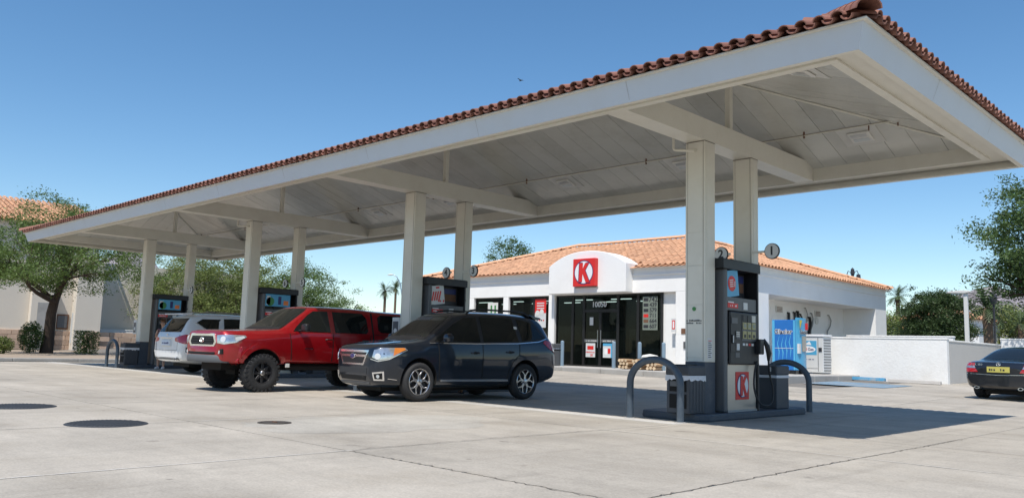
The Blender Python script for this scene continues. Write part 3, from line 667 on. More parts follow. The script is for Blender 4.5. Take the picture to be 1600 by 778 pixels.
def dispenser(i, cx):
    t = thing('fuel_dispenser', (cx, 12.62, .12), 'black and grey fuel dispenser between the two white columns '+SHORT[i], 'fuel pump', 'fuel dispensers on the islands')
    Y_a, Y_b = -.47, .68; H = 2.52; X = .315
    # core cabinet (steel) and dark upper body
    b = MB(); b.box(-X+.03, X-.03, -.36, Y_b-.06, .0, .84); b.build('lower_cabinet', 'pump_steel', t, bevel=.012)
    b = MB(); b.box(-X+.02, X-.02, -.37, Y_b-.05, .842, 1.62); b.build('electronics_cabinet', 'pump_dark', t, bevel=.015)
    b = MB(); b.box(-.06, .06, -.37, Y_b-.05, 1.622, 2.37); b.build('upper_backboard', 'pump_dark', t)
    for s in (-1, 1):
        b = MB(); b.box(-X, X, *( (Y_a, -.375) if s < 0 else (Y_b-.048, Y_b-.004)), 0, 2.37); b.build('side_post', 'pump_grey' if s < 0 else 'pump_dark', t, bevel=.035 if s < 0 else .01, segs=3)
    b = MB(); b.box(-X-.03, X+.03, Y_a-.10, Y_b+.01, 2.362, H); b.box(-X-.01, X+.01, Y_a-.08, Y_b, H, H+.012); b.build('top_cap', 'pump_dark', t, bevel=.025, segs=2)
    for s in (1, -1):
        f = lambda x: s*x
        def sb(b, x0, x1, *r): b.box(min(s*x0, s*x1), max(s*x0, s*x1), *r); return b
        # dark control face, recessed
        b = sb(MB(), X-.02, X+.03, -.365, Y_b-.09, .78, 1.66); panel_ = b.build('control_panel', 'pump_dark', t, bevel=.02, segs=2)
        b = sb(MB(), X+.03, X+.036, -.355, -.02, .98, 1.60); b.build('reader_plate', 'black', panel_, bevel=.004)
        b = sb(MB(), X+.036, X+.043, -.33, -.14, 1.46, 1.555); b.build('display', 'pump_grey', panel_)
        b = sb(MB(), X+.036, X+.045, -.20, -.08, 1.20, 1.34)
        b.build('keypad', 'pump_dark', panel_)
        for r in range(4):
            for c in range(3): k = sb(MB(), X+.045, X+.052, -.195+c*.038, -.165+c*.038, 1.205+r*.033, 1.229+r*.033); k.build('key', 'pump_cream' if r else 'pump_grey', panel_)
        b = sb(MB(), X+.036, X+.06, -.33, -.24, 1.13, 1.27); b.build('card_reader', 'black', panel_, bevel=.006); b = sb(MB(), X+.06, X+.062, -.325, -.30, 1.14, 1.26); b.build('card_slot', 'poster_white', panel_)
        b = sb(MB(), X+.036, X+.05, -.17, -.09, 1.02, 1.13); b.build('receipt_slot', 'poster_white', panel_)
        b = sb(MB(), X+.03, X+.034, .02, .50, 1.18, 1.62); gp = b.build('grade_panel', 'pump_grey', panel_)
        # grade columns: price windows above, yellow buttons below
        for c in range(3):
            y = .04+c*.155
            for r, (z, mm) in enumerate(((1.50, 'pump_cream' if c == 2 else 'black'), (1.375, 'buttonyellow'), (1.215, 'buttonyellow'))):
                k = sb(MB(), X+.034, X+.046, y, y+.125, z, z+.115 if r != 2 else z+.13); kk = k.build('grade_button', mm, gp, bevel=.004)
                if r == 2: k = sb(MB(), X+.046, X+.049, y+.03, y+.095, z+.02, z+.075); k.build('push_pad', 'black', kk)
                elif r == 1: k = sb(MB(), X+.046, X+.048, y+.02, y+.105, z+.03, z+.09); k.build('octane_label', 'lcd', kk)
        for c in range(4): k = sb(MB(), X+.031, X+.034, .05+c*.1, .12+c*.1, 1.10, 1.14); k.build('small_decal', ('poster_white', 'pump_cream', 'red', 'poster_white')[c], panel_)
        k = sb(MB(), X+.031, X+.034, -.20, -.06, .90, 1.0); k.build('instruction_decal', 'pump_grey', panel_)
        # ledge between with price strip
        b = sb(MB(), X-.08, X-.02, -.37, Y_b-.06, 1.68, 1.90); shelf_ = b.build('price_strip', 'pump_grey', t)
        k = sb(MB(), X-.02, X-.014, -.36, -.02, 1.72, 1.80); k.build('red_decal', 'red', shelf_); k = sb(MB(), X-.02, X-.014, -.34, -.16, 1.805, 1.825); k.build('red_decal', 'white', shelf_)
        tx = print_blocks('printed_word', 8, .05, 'white', shelf_, (s*(X-.012), -.19, 1.76), (R(90), 0, R(90*s)))
        k = sb(MB(), X-.02, X-.010, .16, .30, 1.71, 1.83); k.build('phone_box', 'poster_white', shelf_)
        # upper advertising posters, one slanted and one set back
        kk = MB(); kk.T = Matrix.Translation((s*(X-.03), -.215, 2.13)) @ Matrix.Rotation(R(8*s if i < 2 else 0), 4, 'X')
        kk.box(-.008, .008, -.19, .22 if i < 2 else .66, -.22 if i < 2 else -.14, .22); po = kk.build('poster', 'lightblue' if i != 1 else 'poster_white', t, label=('slanted poster with a red oval in the pump top' if i == 0 else None))
        if i != 1:
            c = MB(); c.T = kk.T; c.lathe([(0, .0), (.13, 0), (.13, .003), (0, .003)], 24, axis='x'); c.v = [(x+s*.009, y, z) for x, y, z in c.v]; 
            o = c.build('oval', 'red' if i == 0 else 'green', po); o.location = (0, 0, 0)
            if i == 0:
                c = MB(); c.T = kk.T; 
                for q in range(4): c.box(s*.0125, s*.0135, -.07, .05, .05-.035*q, .066-.035*q) if s > 0 else c.box(-.0135, -.0125, -.07, .05, .05-.035*q, .066-.035*q)
                c.build('printed_line', 'poster_white', po)
                text('digit', '1', .13, 'white', po, (s*(X-.012), -.13, 2.12), (R(90), 0, R(90*s)), .001, .004)
            else:
                c = MB(); c.T = kk.T; c.box(*( (.009, .012) if s > 0 else (-.012, -.009)), -.12, -.0, -.10, .16); c.build('cup', 'poster_white', po); c = MB(); c.T = kk.T; c.box(*( (.009, .012) if s > 0 else (-.012, -.009)), .26, .36, -.08, .16); c.build('cup', 'navy', po); c = MB(); c.T = kk.T; c.box(*( (.009, .013) if s > 0 else (-.013, -.009)), .44, .60, -.09, .04); c.build('price_box', 'orange', po)
        else:
            for q in range(4): c = MB(); c.T = kk.T @ Matrix.Translation((0, -.13+q*.07, -.02)) @ Matrix.Rotation(R(-20), 4, 'X'); c.box(*( (.009, .012) if s > 0 else (-.012, -.009)), -.02, .02, -.11, .11); c.build('printed_cup', 'red', po)
            c = MB(); c.T = kk.T; c.box(*( (.009, .012) if s > 0 else (-.012, -.009)), -.02, .08, .15, .19); c.build('printed_band', 'red', po)
            print_blocks('printed_word', 4, .08, 'red', po, (s*(X-.015), -.08, 2.0), (R(90), 0, R(90*s)))
        k = sb(MB(), .065, .085, .02, .58, 1.93, 2.33); pb = k.build('poster', 'ink', t); c = sb(MB(), .0855, .088, .06, .55, 2.02, 2.18); c.build('printed_band', 'rust', pb); c = sb(MB(), .0855, .088, .06, .55, 2.19, 2.31); c.build('printed_band', 'navy', pb)
        # logo at the bottom on steel
        c = sb(MB(), X-.03, X-.022, -.09, .35, .20, .66); lg = c.build('logo_sign', 'red', t)
        if s > 0: k_logo(lg, (X-.022, .13, .43), .44, .46, 'x')
        c = sb(MB(), X-.03, X-.015, -.36, Y_b-.06, .0, .035); c.build('base_trim', 'kerb', t)
        # nozzle in its boot and hose loop
        b = MB(); sb(b, X+.02, X+.12, .50, .64, .96, 1.22); bt = b.build('nozzle_boot', 'pump_dark', t, bevel=.015)
        b = MB(); b.tube([(f(X+.08), .68, 1.22), (f(X+.13), .71, 1.12), (f(X+.15), .74, .98), (f(X+.13), .76, .86)], [.03, .042, .045, .022], 8); nz = b.build('nozzle', 'black', t, smooth=True)
        b = MB(); b.tube([(f(X+.15), .70, 1.16), (f(X+.20), .74, 1.10), (f(X+.20), .76, .96), (f(X+.14), .77, .90)], .009, 6); b.build('nozzle_guard', 'poster_white', nz, smooth=True)
        pts = []
        ctrl = [(X+.13, .76, .86), (X+.10, .86, .62), (X+.12, .95, .34), (X+.12, .88, .14), (X+.13, .66, .09), (X+.12, .42, .16), (X+.08, .34, .40), (X+.06, .40, .66), (X+.05, .50, .84)]
        for q in range(len(ctrl)-1):
            p0, p1, p2, p3 = (Vector(ctrl[max(q-1, 0)]), Vector(ctrl[q]), Vector(ctrl[q+1]), Vector(ctrl[min(q+2, len(ctrl)-1)]))
            for e in range(4):
                u_ = e/4; p = .5*((2*p1)+(-p0+p2)*u_+(2*p0-5*p1+4*p2-p3)*u_*u_+(-p0+3*p1-3*p2+p3)*u_**3); pts.append((s*p.x, p.y, p.z))
        pts.append((s*ctrl[-1][0], ctrl[-1][1], ctrl[-1][2])); b = MB(); b.tube(pts, .0165, 8); b.build('hose', 'black_rubber', t, smooth=True)
        # small valves on the far post edge
        for q in range(4): c = MB(); c.lathe([(0, 0), (.022, 0), (.022, .05), (0, .05)], 8, c=(s*(X-.05), Y_b+.015, 1.75+q*.14)); c.build('indicator', 'poster_white' if q % 2 else 'black', t)
def service_unit(cx, label):
    t = thing('windshield_service_bin', (cx-.01, 11.475, .12), label, 'litter bin', 'grey service bins in front of the columns')
    W, Dp, H = .21, .235, .75
    b = MB(); b.box(-W, W, -Dp, Dp, .0, H-.16); body = b.build('body', 'bin_grey', t, bevel=.012)
    b = MB(); b.box(-W-.015, W+.015, -Dp-.015, Dp+.015, H-.16, H); b.build('lid', 'bin_grey', t, bevel=.025, segs=2)
    b = MB(); b.box(-W+.07, W-.12, -Dp+.06, Dp-.06, H, H+.015); b.build('opening_flap', 'black', t)
    for z0, z1 in ((.08, .30), (.34, .56)): b = MB(); b.box(-W+.06, W-.05, -Dp-.006, -Dp+.001, z0, z1); b.build('recess', 'matte_black', body)
    b = MB(); b.box(-W+.08, W-.09, -Dp-.02, -Dp-.006, .42, .50); b.build('towel_box', 'pump_grey', body)
    for q in range(5): b = MB(); b.box(W, W+.008, -Dp+.02+q*.09, -Dp+.085+q*.09, .03, H-.20); b.build('ribbed_panel', 'bin_grey', body, bevel=.003)
    b = MB(); n = 22; vs = []
    per = [(-W, -Dp), (W, -Dp), (W, Dp), (-W, Dp)]
    P = []
    for q in range(4):
        a, c = per[q], per[(q+1)%4]
        for k in range(n//2): P.append((a[0]+(c[0]-a[0])*k/(n//2), a[1]+(c[1]-a[1])*k/(n//2)))
    for x, y in P: o = 1+random.uniform(.03, .07); vs += [(x*o, y*o, H-.155), (x*(o+.015), y*(o+.015), H-.21-random.uniform(0, .045))]
    k = len(P); b.add(vs, [(2*q, 2*((q+1)%k), 2*((q+1)%k)+1, 2*q+1)[::-1] for q in range(k)]); b.build('bin_liner', 'bag', t, smooth=True, ang=60)
def rear_bin(cx, label):
    t = thing('square_bin', (cx+.08, 14.25, .12), label, 'litter bin', 'grey bins behind the rear columns')
    b = MB(); b.box(-.20, .20, -.24, .24, 0, .58); body = b.build('body', 'bin_grey', t, bevel=.012); b = MB(); b.box(-.21, .21, -.25, .25, .60, .77); b.build('lid', 'bin_grey', t, bevel=.02)
    b = MB(); b.box(-.206, .206, -.245, .245, .55, .598); b.build('bin_liner', 'bag', t)
    b = MB(); b.box(.06, .10, -.262, -.25, .66, .74); b.build('label_plate', 'poster_white', t)
for i, cx in enumerate(CX):
    pump_island(i, cx); dispenser(i, cx)
    u_guard(cx-.28, 11.0, 'dark grey arched pipe guard at the front end of the '+['nearest island', 'island beside the grey SUV', 'island beside the red pickup', 'farthest island at left'][i])
    u_guard(cx-.28, 15.52, 'dark grey arched pipe guard at the rear end of the '+['nearest island', 'second island', 'third island', 'farthest island'][i])
    number_disc(cx, 13.27, NUMS[i][0], 1, ['round white sign reading 1 on the right of the near rear column', 'round white sign reading 3 on the column nearest the store roof edge', 'round white sign reading 5 on the third island column', 'round white sign reading 7 on the farthest column'][i])
    if i < 3: number_disc(cx, 13.27, NUMS[i][1], -1, ['round white sign reading 2 partly behind the nearest pump top', 'round white sign reading 4 above the pump behind the grey SUV', 'round white sign reading 6 above the pump behind the red pickup', 'round white sign reading 8 by the farthest pump'][i])
    service_unit(cx, 'grey service bin with plastic liner before the column '+SHORT[i])
    rear_bin(cx, 'square grey bin behind the rear column '+SHORT[i])
# white notice box on a column of the second and the last island
def notice(cx, label):
    t = thing('notice_box', (cx-.32, 11.73, 1.45), label, 'sign')
    b = MB(); b.box(-.13, .13, -.02, .02, -.25, .25); b.build('frame', 'poster_white', t, bevel=.005); b = MB(); b.box(-.10, .10, -.023, -.0205, -.20, .16); b.build('notice', 'pump_grey', t)
    b = MB(); b.lathe([(0, 0), (.06, 0), (.06, .003), (0, .003)], 16, axis='y', c=(.0, -.026, -.06)); b.build('printed_ring', 'poster_white', t); b = MB(); b.box(.10, .14, -.01, .01, -.02, .02); b.build('bracket', 'steel', t)
notice(CX[1], 'small white framed notice beside the column behind the red pickup tail'); notice(CX[3], 'small white framed notice beside the farthest front column')
# ================================================================ STORE
SX0, SX1, SY0, SY1 = -31.6, -14.38, 26.0, 40.1; SZ = .44; EZ = 4.27
st = thing('convenience_store', ((SX0+SX1)/2, (SY0+SY1)/2, SZ), 'single storey white stucco store with orange tile roof and red letter sign', 'building')
SO = (-(SX0+SX1)/2, -(SY0+SY1)/2, -SZ)
def sp(o): o.location = SO; return o
def wbox(name, x0, x1, y0, y1, z0, z1, m='stucco', bev=0.0, par=None, **k):
    b = MB(); b.box(x0, x1, y0, y1, z0, z1); o = b.build(name, m, par or st, bevel=bev, **k); return sp(o) if par is None else o
HD = 3.34
# front wall: header, piers and bays
wbox('front_header', SX0, SX1, SY0, SY0+.35, HD, EZ+.05, bev=.015)
wbox('header_ledge', SX0, SX1+.0, SY0-.055, SY0-.001, 4.00, 4.06, bev=.01)
for (a, c) in ((SX0, -31.2), (-25.92, -25.60), (-23.19, -22.86), (-28.3, -27.85), (-16.88, SX1)): wbox('pier', a, c, SY0, SY0+.35, SZ, HD-.001, bev=.012)
wbox('wall_panel', -17.55, -16.881, SY0+.22, SY0+.35, SZ, HD-.001)
for (a, c) in ((-31.199, -28.301), (-27.849, -25.921), (-25.599, -23.191)): wbox('sill_wall', a, c, SY0+.05, SY0+.35, SZ, 1.15)
# side wall (+X) with a deep recess
wbox('side_header', SX1-.35, SX1-.001, SY0+.352, SY1, 3.36, EZ+.05, bev=.0)
wbox('side_ledge', SX1, SX1+.05, SY0, SY1, 4.00, 4.06, bev=.01)
for (a, c) in ((SY0+.352, 28.38), (38.79, SY1)): wbox('side_pier', SX1-.35, SX1-.001, a, c, SZ-.1, 3.359)
wbox('recess_wall', SX1-1.75, SX1-1.5, 28.0, 39.4, SZ-.1, 3.6); wbox('recess_ceiling', SX1-1.5, SX1-.352, 28.38, 38.79, 3.37, 3.45)
wbox('recess_end_wall', SX1-1.5, SX1-.352, 38.795, 39.0, SZ-.1, 3.36); wbox('recess_end_wall', SX1-1.5, SX1-.352, 28.2, 28.375, SZ-.1, 3.36)
wbox('rear_wall', SX0, SX1, SY1-.3+.002, SY1+.002, SZ-.1, EZ); wbox('left_wall', SX0-.002, SX0+.3, SY0+.36, SY1-.3, SZ-.1, EZ)
# interior that is seen through the glass
wbox('interior_floor', SX0+.4, SX1-1.8, SY0+.36, SY0+7, SZ, SZ+.01, 'interior'); wbox('interior_back', SX0+.4, SX1-1.8, SY0+6.9, SY0+7, SZ, 3.6, 'interior'); wbox('interior_ceiling', SX0+.4, SX1-1.8, SY0+.36, SY0+7, 3.62, 3.66, 'offwhite')
for k in range(6): wbox('store_shelf', -30.5+k*2.3, -29.0+k*2.3, SY0+3.2, SY0+4.0, SZ, SZ+1.5+.12*(k % 3), 'shelf')
b = MB()
for k in range(5): b.box(-29.3+k*2.05, -28.3+k*2.05, SY0+1.6, SY0+1.7, 3.24, 3.27)
for k in range(5): b.box(-29.0+k*2.05, -28.1+k*2.05, SY0+3.0, SY0+3.12, 3.24, 3.27)
o = sp(b.build('ceiling_tube', mat('ceiling_tube', (.8,.8,.8), emit=(.9, .95, 1, 3.5)), st)); o['kind'] = 'stuff'
# glazing: frames and panes
GY = SY0+.16
def glaze(x0, x1, z0, z1, label=None, door=False):
    f = MB(); w_ = .06
    f.box(x0, x1, GY-.04, GY+.04, z0, z0+w_); f.box(x0, x1, GY-.04, GY+.04, z1-w_, z1); f.box(x0, x0+w_, GY-.04, GY+.04, z0+w_, z1-w_); f.box(x1-w_, x1, GY-.04, GY+.04, z0+w_, z1-w_)
    o = sp(f.build('door' if door else 'window', 'frame_dark', st, label=label)); g = MB(); g.box(x0+w_, x1-w_, GY-.008, GY+.008, z0+w_, z1-w_); g.build('pane', 'glass_store', o); return o
W1 = glaze(-27.848, -25.922, 1.151, HD-.002); W2 = glaze(-25.598, -24.15, 1.151, HD-.002); W3 = glaze(-24.148, -23.192, 1.151, HD-.002); glaze(-31.198, -29.6, 1.151, HD-.002); glaze(-29.598, -28.302, 1.151, HD-.002)
E1 = glaze(-22.858, -21.95, SZ+.002, HD-.002); DL = glaze(-21.35, -20.50, SZ+.01, 2.68, door=True); DR = glaze(-20.498, -19.62, SZ+.01, 2.68, door=True); TR = glaze(-21.35, -19.62, 2.685, HD-.002)
E0 = glaze(-21.948, -21.352, SZ+.002, HD-.002); E2 = glaze(-19.618, -18.66, SZ+.002, HD-.002); E3 = glaze(-18.658, -17.552, SZ+.002, HD-.002)
for d, x in ((DL, -20.58), (DR, -20.42)):
    b = MB(); b.tube([(x, GY-.09, 1.2), (x, GY-.09, 1.9)], .015, 6); b.build('handle', 'steel', d)
    cxm = -20.93 if d is DL else -20.06
    b = MB(); b.box(cxm-.36, cxm+.36, GY-.05, GY-.041, 1.42, 1.54); b.build('push_bar', 'pump_grey', d)
def poster(par, x0, x1, z0, z1, m, name='poster'): b = MB(); b.box(x0, x1, GY-.058, GY-.050, z0, z1); return b.build(name, m, par)
p_ = poster(DL, -21.20, -20.72, .82, 1.38, 'poster_white'); poster(p_, -21.12, -20.80, 1.12, 1.27, 'red', 'printed_block').location.y = -.002; print_blocks('printed_word', 8, .09, 'red', p_, (-20.96, GY-.06, 1.02), RY); text('printed_word', '30', .13, 'red', p_, (-20.9, GY-.06, .90), RY, .001, .004)
p_ = poster(DR, -20.32, -19.84, .82, 1.38, 'poster_white'); 
for (a, c, e, g, mm) in ((-20.32, -19.84, 1.28, 1.38, 'lightblue'), (-19.93, -19.84, .82, 1.28, 'lightblue'), (-20.25, -20.1, .95, 1.18, 'white'), (-20.08, -19.95, .98, 1.18, 'red')): o = poster(p_, a, c, e, g, mm, 'printed_block'); o.location.y = -.003
p_ = poster(DL, -21.02, -20.84, 2.10, 2.42, 'offwhite'); 
print_blocks('door_hours', 11, .08, 'offwhite', DL, (-20.93, GY-.056, 1.475), RY); print_blocks('door_hours', 11, .08, 'offwhite', DR, (-20.06, GY-.056, 1.475), RY)
text('street_number', '10050', .30, 'poster_white', TR, (-20.55, GY-.05, 2.93), RY, .006, .006)
# fuel price board in the window
p_ = poster(E3, -18.42, -17.74, 1.92, 3.20, 'lcd'); 
for k, s_ in enumerate(('742', '439', '579', '711', '664', '607')):
    z = 3.08-k*.205; text('price', s_, .22 if k else .27, 'ink', p_, (-17.94, GY-.062, z), RY, .001, .006); o = poster(p_, -18.38, -18.16, z-.06, z+.06, ('ink', 'ink', 'ink', 'red', 'rust', 'ink')[k], 'printed_block'); o.location.y = -.003
poster(E3, -18.52, -18.36, .5+.06, .9, 'offwhite')
# window posters
p_ = poster(W3, -24.06, -23.42, 2.0, 3.22, 'poster_white'); o = poster(p_, -24.06, -23.42, 2.62, 3.22, 'red', 'printed_block'); o.location.y = -.003
for k in range(3): o = poster(p_, -23.95, -23.53, 3.02-.11*k, 3.07-.11*k, 'poster_white', 'printed_line'); o.location.y = -.006
for (x, z, r) in ((-23.9, 2.62, .12), (-23.66, 2.66, .12)): b = MB(); b.lathe([(0, 0), (r, 0), (r, .004), (0, .004)], 20, axis='y', c=(x, GY-.069, z)); b.build('printed_ring', 'offwhite', p_)
for k in range(4): o = poster(p_, -23.95+.12*k, -23.88+.12*k, 2.28, 2.34, 'red' if k % 2 else 'ink', 'printed_block'); o.location.y = -.003
p_ = poster(W1, -27.0, -26.35, 1.6, 3.12, 'offwhite'); o = poster(p_, -27.0, -26.35, 1.6, 2.5, 'lightblue', 'printed_block'); o.location.y = -.003
for k in range(2): o = poster(p_, -26.82+.25*k, -26.72+.25*k, 2.6, 3.0, 'green', 'printed_block'); o.location.y = -.003
# red plate and keypad on the right pier, white signboard
wbox('red_plate', -16.62, -16.22, SY0-.02, SY0-.001, 1.78, 1.98, 'rust', label='small brick red plate on the right pier'); wbox('keypad', -16.52, -16.36, SY0-.03, SY0-.001, 1.25, 1.5, 'pump_grey')
o = wbox('warning_sign', -17.02, -16.82, SY0-.06, SY0-.05, 1.85, 2.35, 'poster_white'); b = MB(); b.box(-16.98, -16.86, SY0-.064, SY0-.061, 1.95, 2.28); b.build('printed_block', 'red', o); b = MB(); b.box(-16.95, -16.89, SY0-.067, SY0-.0645, 1.99, 2.24); b.build('printed_line', 'white', o)
# arched parapet
AX0, AX1 = -22.78, -18.82; pts = [(AX0, HD+.02), (AX1, HD+.02)]
def arch(o=0.0):
    P = [(AX0+o, HD+.02), (AX1-o, HD+.02)]
    n = 24
    for k in range(n+1): t = 1-k/n; x = (AX0+o)+(AX1-AX0-2*o)*t; u_ = abs(2*t-1); P.append((x, 4.50+.56*(1-u_**2.3)-o*.5))
    return P
b = MB(); b.prism(arch(), 'y', SY0-.49, SY0+.36); sp(b.build('arched_parapet', 'stucco', st, bevel=.02))
b = MB(); b.box(-21.29, -20.16, SY0-.70, SY0-.492, 3.62, 4.73); sg = sp(b.build('logo_sign', 'red', st, bevel=.012, label='square red sign with a white disc and red letter K')); k_logo(sg, (-20.725, SY0-.70, 4.175), 1.13, 1.11, 'y')
b = MB(); b.box(-21.31, -20.14, SY0-.53, SY0-.4915, 3.57, 3.615); b.build('sign_bracket', 'kerb', sg)
# roof: four tiled slopes round a flat middle
RO = .22; rx0, rx1, ry0, ry1 = SX0-RO, SX1+RO, SY0-RO, SY1+RO; RT = 5.6
PTs = PT
rt = MB(); low2 = tile_mesh('t2', .42, .098, .080, 4, .012)
zr = EZ+.05
def rclip(side):
    def f(x, y):
        d = {'f': y-ry0, 'b': ry1-y, 'r': rx1-x, 'l': x-rx0}[side]
        if side == 'f' and AX0-.12 < x < AX1+.12 and y < SY0+.42: return False
        return d <= min(x-rx0, rx1-x, y-ry0, ry1-y)+.1 and d < RT and rx0-.3 < x < rx1+.3
    return f
sl = RT/math.cos(math.atan(PT))
tile_field((rx0, ry0, zr), (1, 0), (0, 1), rx1-rx0, sl, rclip('f'), .265, .34, low2, rt)
tile_field((rx1, ry1, zr), (-1, 0), (0, -1), rx1-rx0, sl, rclip('b'), .265, .34, low2, rt)
tile_field((rx1, ry0, zr), (0, 1), (-1, 0), ry1-ry0, sl, rclip('r'), .265, .34, low2, rt)
tile_field((rx0, ry1, zr), (0, -1), (1, 0), ry1-ry0, sl, rclip('l'), .265, .34, low2, rt)
o = sp(rt.build('roof_tile', 'tile_store', st, smooth=True)); o['kind'] = 'stuff'
b = MB(); zt_ = zr+PT*RT
b.add([(rx0, ry0, zr-.03), (rx1, ry0, zr-.03), (rx1, ry1, zr-.03), (rx0, ry1, zr-.03), (rx0+RT, ry0+RT, zt_-.03), (rx1-RT, ry0+RT, zt_-.03), (rx1-RT, ry1-RT, zt_-.03), (rx0+RT, ry1-RT, zt_-.03)], [(0,1,5,4), (1,2,6,5), (2,3,7,6), (3,0,4,7), (4,5,6,7), (3,2,1,0)])
sp(b.build('roof', 'tile_store', st))
hs = tile_mesh('hs', .46, .13, .11, 5, .012).mesh('hip_tile', 'tile_store', True, 40)
def scap(p0, p1):
    p0, p1 = Vector(p0), Vector(p1); d = p1-p0; L_ = d.length; d.normalize(); rz = math.atan2(d.y, d.x)-math.pi/2; pi_ = math.asin(d.z)
    for i in range(int(L_/.36)+1): c = p0+d*(i*.36); inst(hs, 'hip_tile', st, (c.x+SO[0], c.y+SO[1], c.z+SO[2]), (pi_+.02, 0, rz))
c4 = [(rx0, ry0), (rx1, ry0), (rx1, ry1), (rx0, ry1)]; d4 = [(rx0+RT, ry0+RT), (rx1-RT, ry0+RT), (rx1-RT, ry1-RT), (rx0+RT, ry1-RT)]
for a, c in zip(c4, d4): scap((*a, zr+.08), (*c, zt_+.08))
scap((*d4[0], zt_+.08), (*d4[1], zt_+.08)); scap((*d4[1], zt_+.08), (*d4[2], zt_+.08))
wbox('eave_soffit', rx0+.04, rx1-.04, ry0+.04, SY0-.002, EZ, EZ+.018); wbox('eave_soffit', SX1+.002, rx1-.04, SY0, ry1-.04, EZ, EZ+.018)
# vents, pipes and cables on the recess wall
XW = SX1-1.5
for y in (32.2, 35.9):
    b = MB(); b.box(XW, XW+.05, y-.28, y+.28, 2.88, 3.14); v = sp(b.build('wall_vent', 'offwhite', st))
    for k in range(4): c = MB(); c.box(XW+.05, XW+.056, y-.24, y+.24, 2.91+k*.055, 2.935+k*.055); c.build('vent_slot', 'rust', v)
for (y, r, z0, z1, wob) in ((33.0, .055, .8, 2.9, .0), (33.55, .05, .8, 2.95, .04), (33.85, .06, .8, 3.0, .05), (34.1, .035, .8, 2.9, .2), (35.0, .06, .9, 2.8, .1), (35.2, .03, .8, 3.0, .15), (34.6, .02, .8, 3.2, .2), (37.0, .03, .8, 3.0, .25), (29.4, .02, 1.0, 3.2, .02)):
    P = [(XW+.07, y+wob*math.sin(k*1.3), z1+(z0-z1)*k/9) for k in range(10)]; b = MB(); b.tube([(XW-.02, y, z1)]+P, r, 6); sp(b.build('wall_pipe', 'black' if r > .03 else 'kerb', st, smooth=True))
b = MB(); b.lathe([(0, .05), (.16, .05), (.16, 0), (0, 0)], 16, axis='x', c=(XW, 35.8, 2.7)); sp(b.build('round_meter', 'offwhite', st))
# store front objects
def post_b(x, y, label):
    t = thing('bollard', (x, y, .44), label, 'bollard', 'blue grey bollards on the store sidewalk')
    b = MB(); prof = [(.072, 0), (.072, .95)]+[(.072*math.cos(R(a)), .95+.06*math.sin(R(a))) for a in range(10, 91, 16)]+[(0, 1.01)]; b.lathe(prof, 16); b.build('post', 'store_bollard', t, smooth=True); b = MB(); b.lathe([(.073, .006), (.11, .006), (.115, 0)], 16); b.build('base_ring', 'kerb', t)
for x, l in ((-21.55, 'blue grey bollard beside the litter bin at the store front'), (-18.98, 'blue grey bollard in front of the right store door'), (-17.80, 'blue grey bollard in front of the price board window'), (-16.75, 'blue grey bollard in front of the right pier of the store')): post_b(x, 25.05, l)
t = thing('store_litter_bin', (-22.15, 24.85, .44), 'light grey double litter bin with liner at the store front', 'litter bin')
for s in (-1, 1): b = MB(); b.box(s*.27-.25, s*.27+.25, -.28, .28, 0, .68); b.build('bin_half', 'pump_grey', t, bevel=.02)
b = MB(); b.box(-.54, .54, -.30, .30, .70, .88); b.build('lid', 'pump_grey', t, bevel=.03); b = MB(); b.box(-.52, .52, -.292, .292, .60, .70); b.build('bin_liner', 'bag', t, bevel=.01)
# firewood bundles
def bundle(x, y, z, label, n=9):
    t = thing('firewood_bundle', (x, y, z), label, 'firewood', 'split firewood bundles on the store sidewalk')
    k = 0
    for r in range(3):
        for c in range(3):
            b = MB(); cx_, cz_ = (c-1)*.145+random.uniform(-.02, .02)+(.05 if r == 1 else 0), .075+r*.12+random.uniform(-.01, .01); a = random.uniform(0, 1)
            P = [(cx_+.078*math.cos(a+q*1.26)*random.uniform(.8, 1.1), cz_+.07*math.sin(a+q*1.26)*random.uniform(.8, 1.1)) for q in range(5)]; b.prism(P, 'y', -.20, .20); lg = b.build('log', 'firewood', t, bevel=.006)
            e = MB(); e.prism([(cx_+(p[0]-cx_)*.85, cz_+(p[1]-cz_)*.85) for p in P], 'y', -.203, -.2005); e.build('cut_end', 'firewood_end', lg)
for k in range(3): bundle(-18.05+k*.58, 24.55+.04*k, .44, ['leftmost firewood bundle on the sidewalk by the store window', 'middle firewood bundle on the sidewalk by the store window', 'rightmost firewood bundle on the sidewalk by the store window'][k])
t = thing('salt_bag', (-17.2, 24.85, .80), 'pale stacked bag lying on top of the firewood', 'bag'); b = MB(); b.tube([(-.33, 0, .08), (-.28, 0, .09), (0, 0, .11), (.28, 0, .09), (.33, 0, .08)], [.02, .085, .11, .085, .02], 12); b.v = [(x, y*1.5, z) for x, y, z in b.v]; b.build('sack', 'offwhite', t, smooth=True)
b = MB(); b.box(-.03, .03, -.05, .05, .17, .19); b.build('tie', 'kerb', t); t2 = thing('pallet_rack', (-17.2, 24.85, .44), 'low rack between the firewood and the store window', 'rack'); b = MB()
for x in (-.35, .35): b.box(x-.03, x+.03, -.25, .25, 0, .38)
b.build('leg_frame', 'frame_dark', t2); b = MB(); b.box(-.4, .4, -.27, .27, .38, .40); b.build('shelf', 'frame_dark', t2)
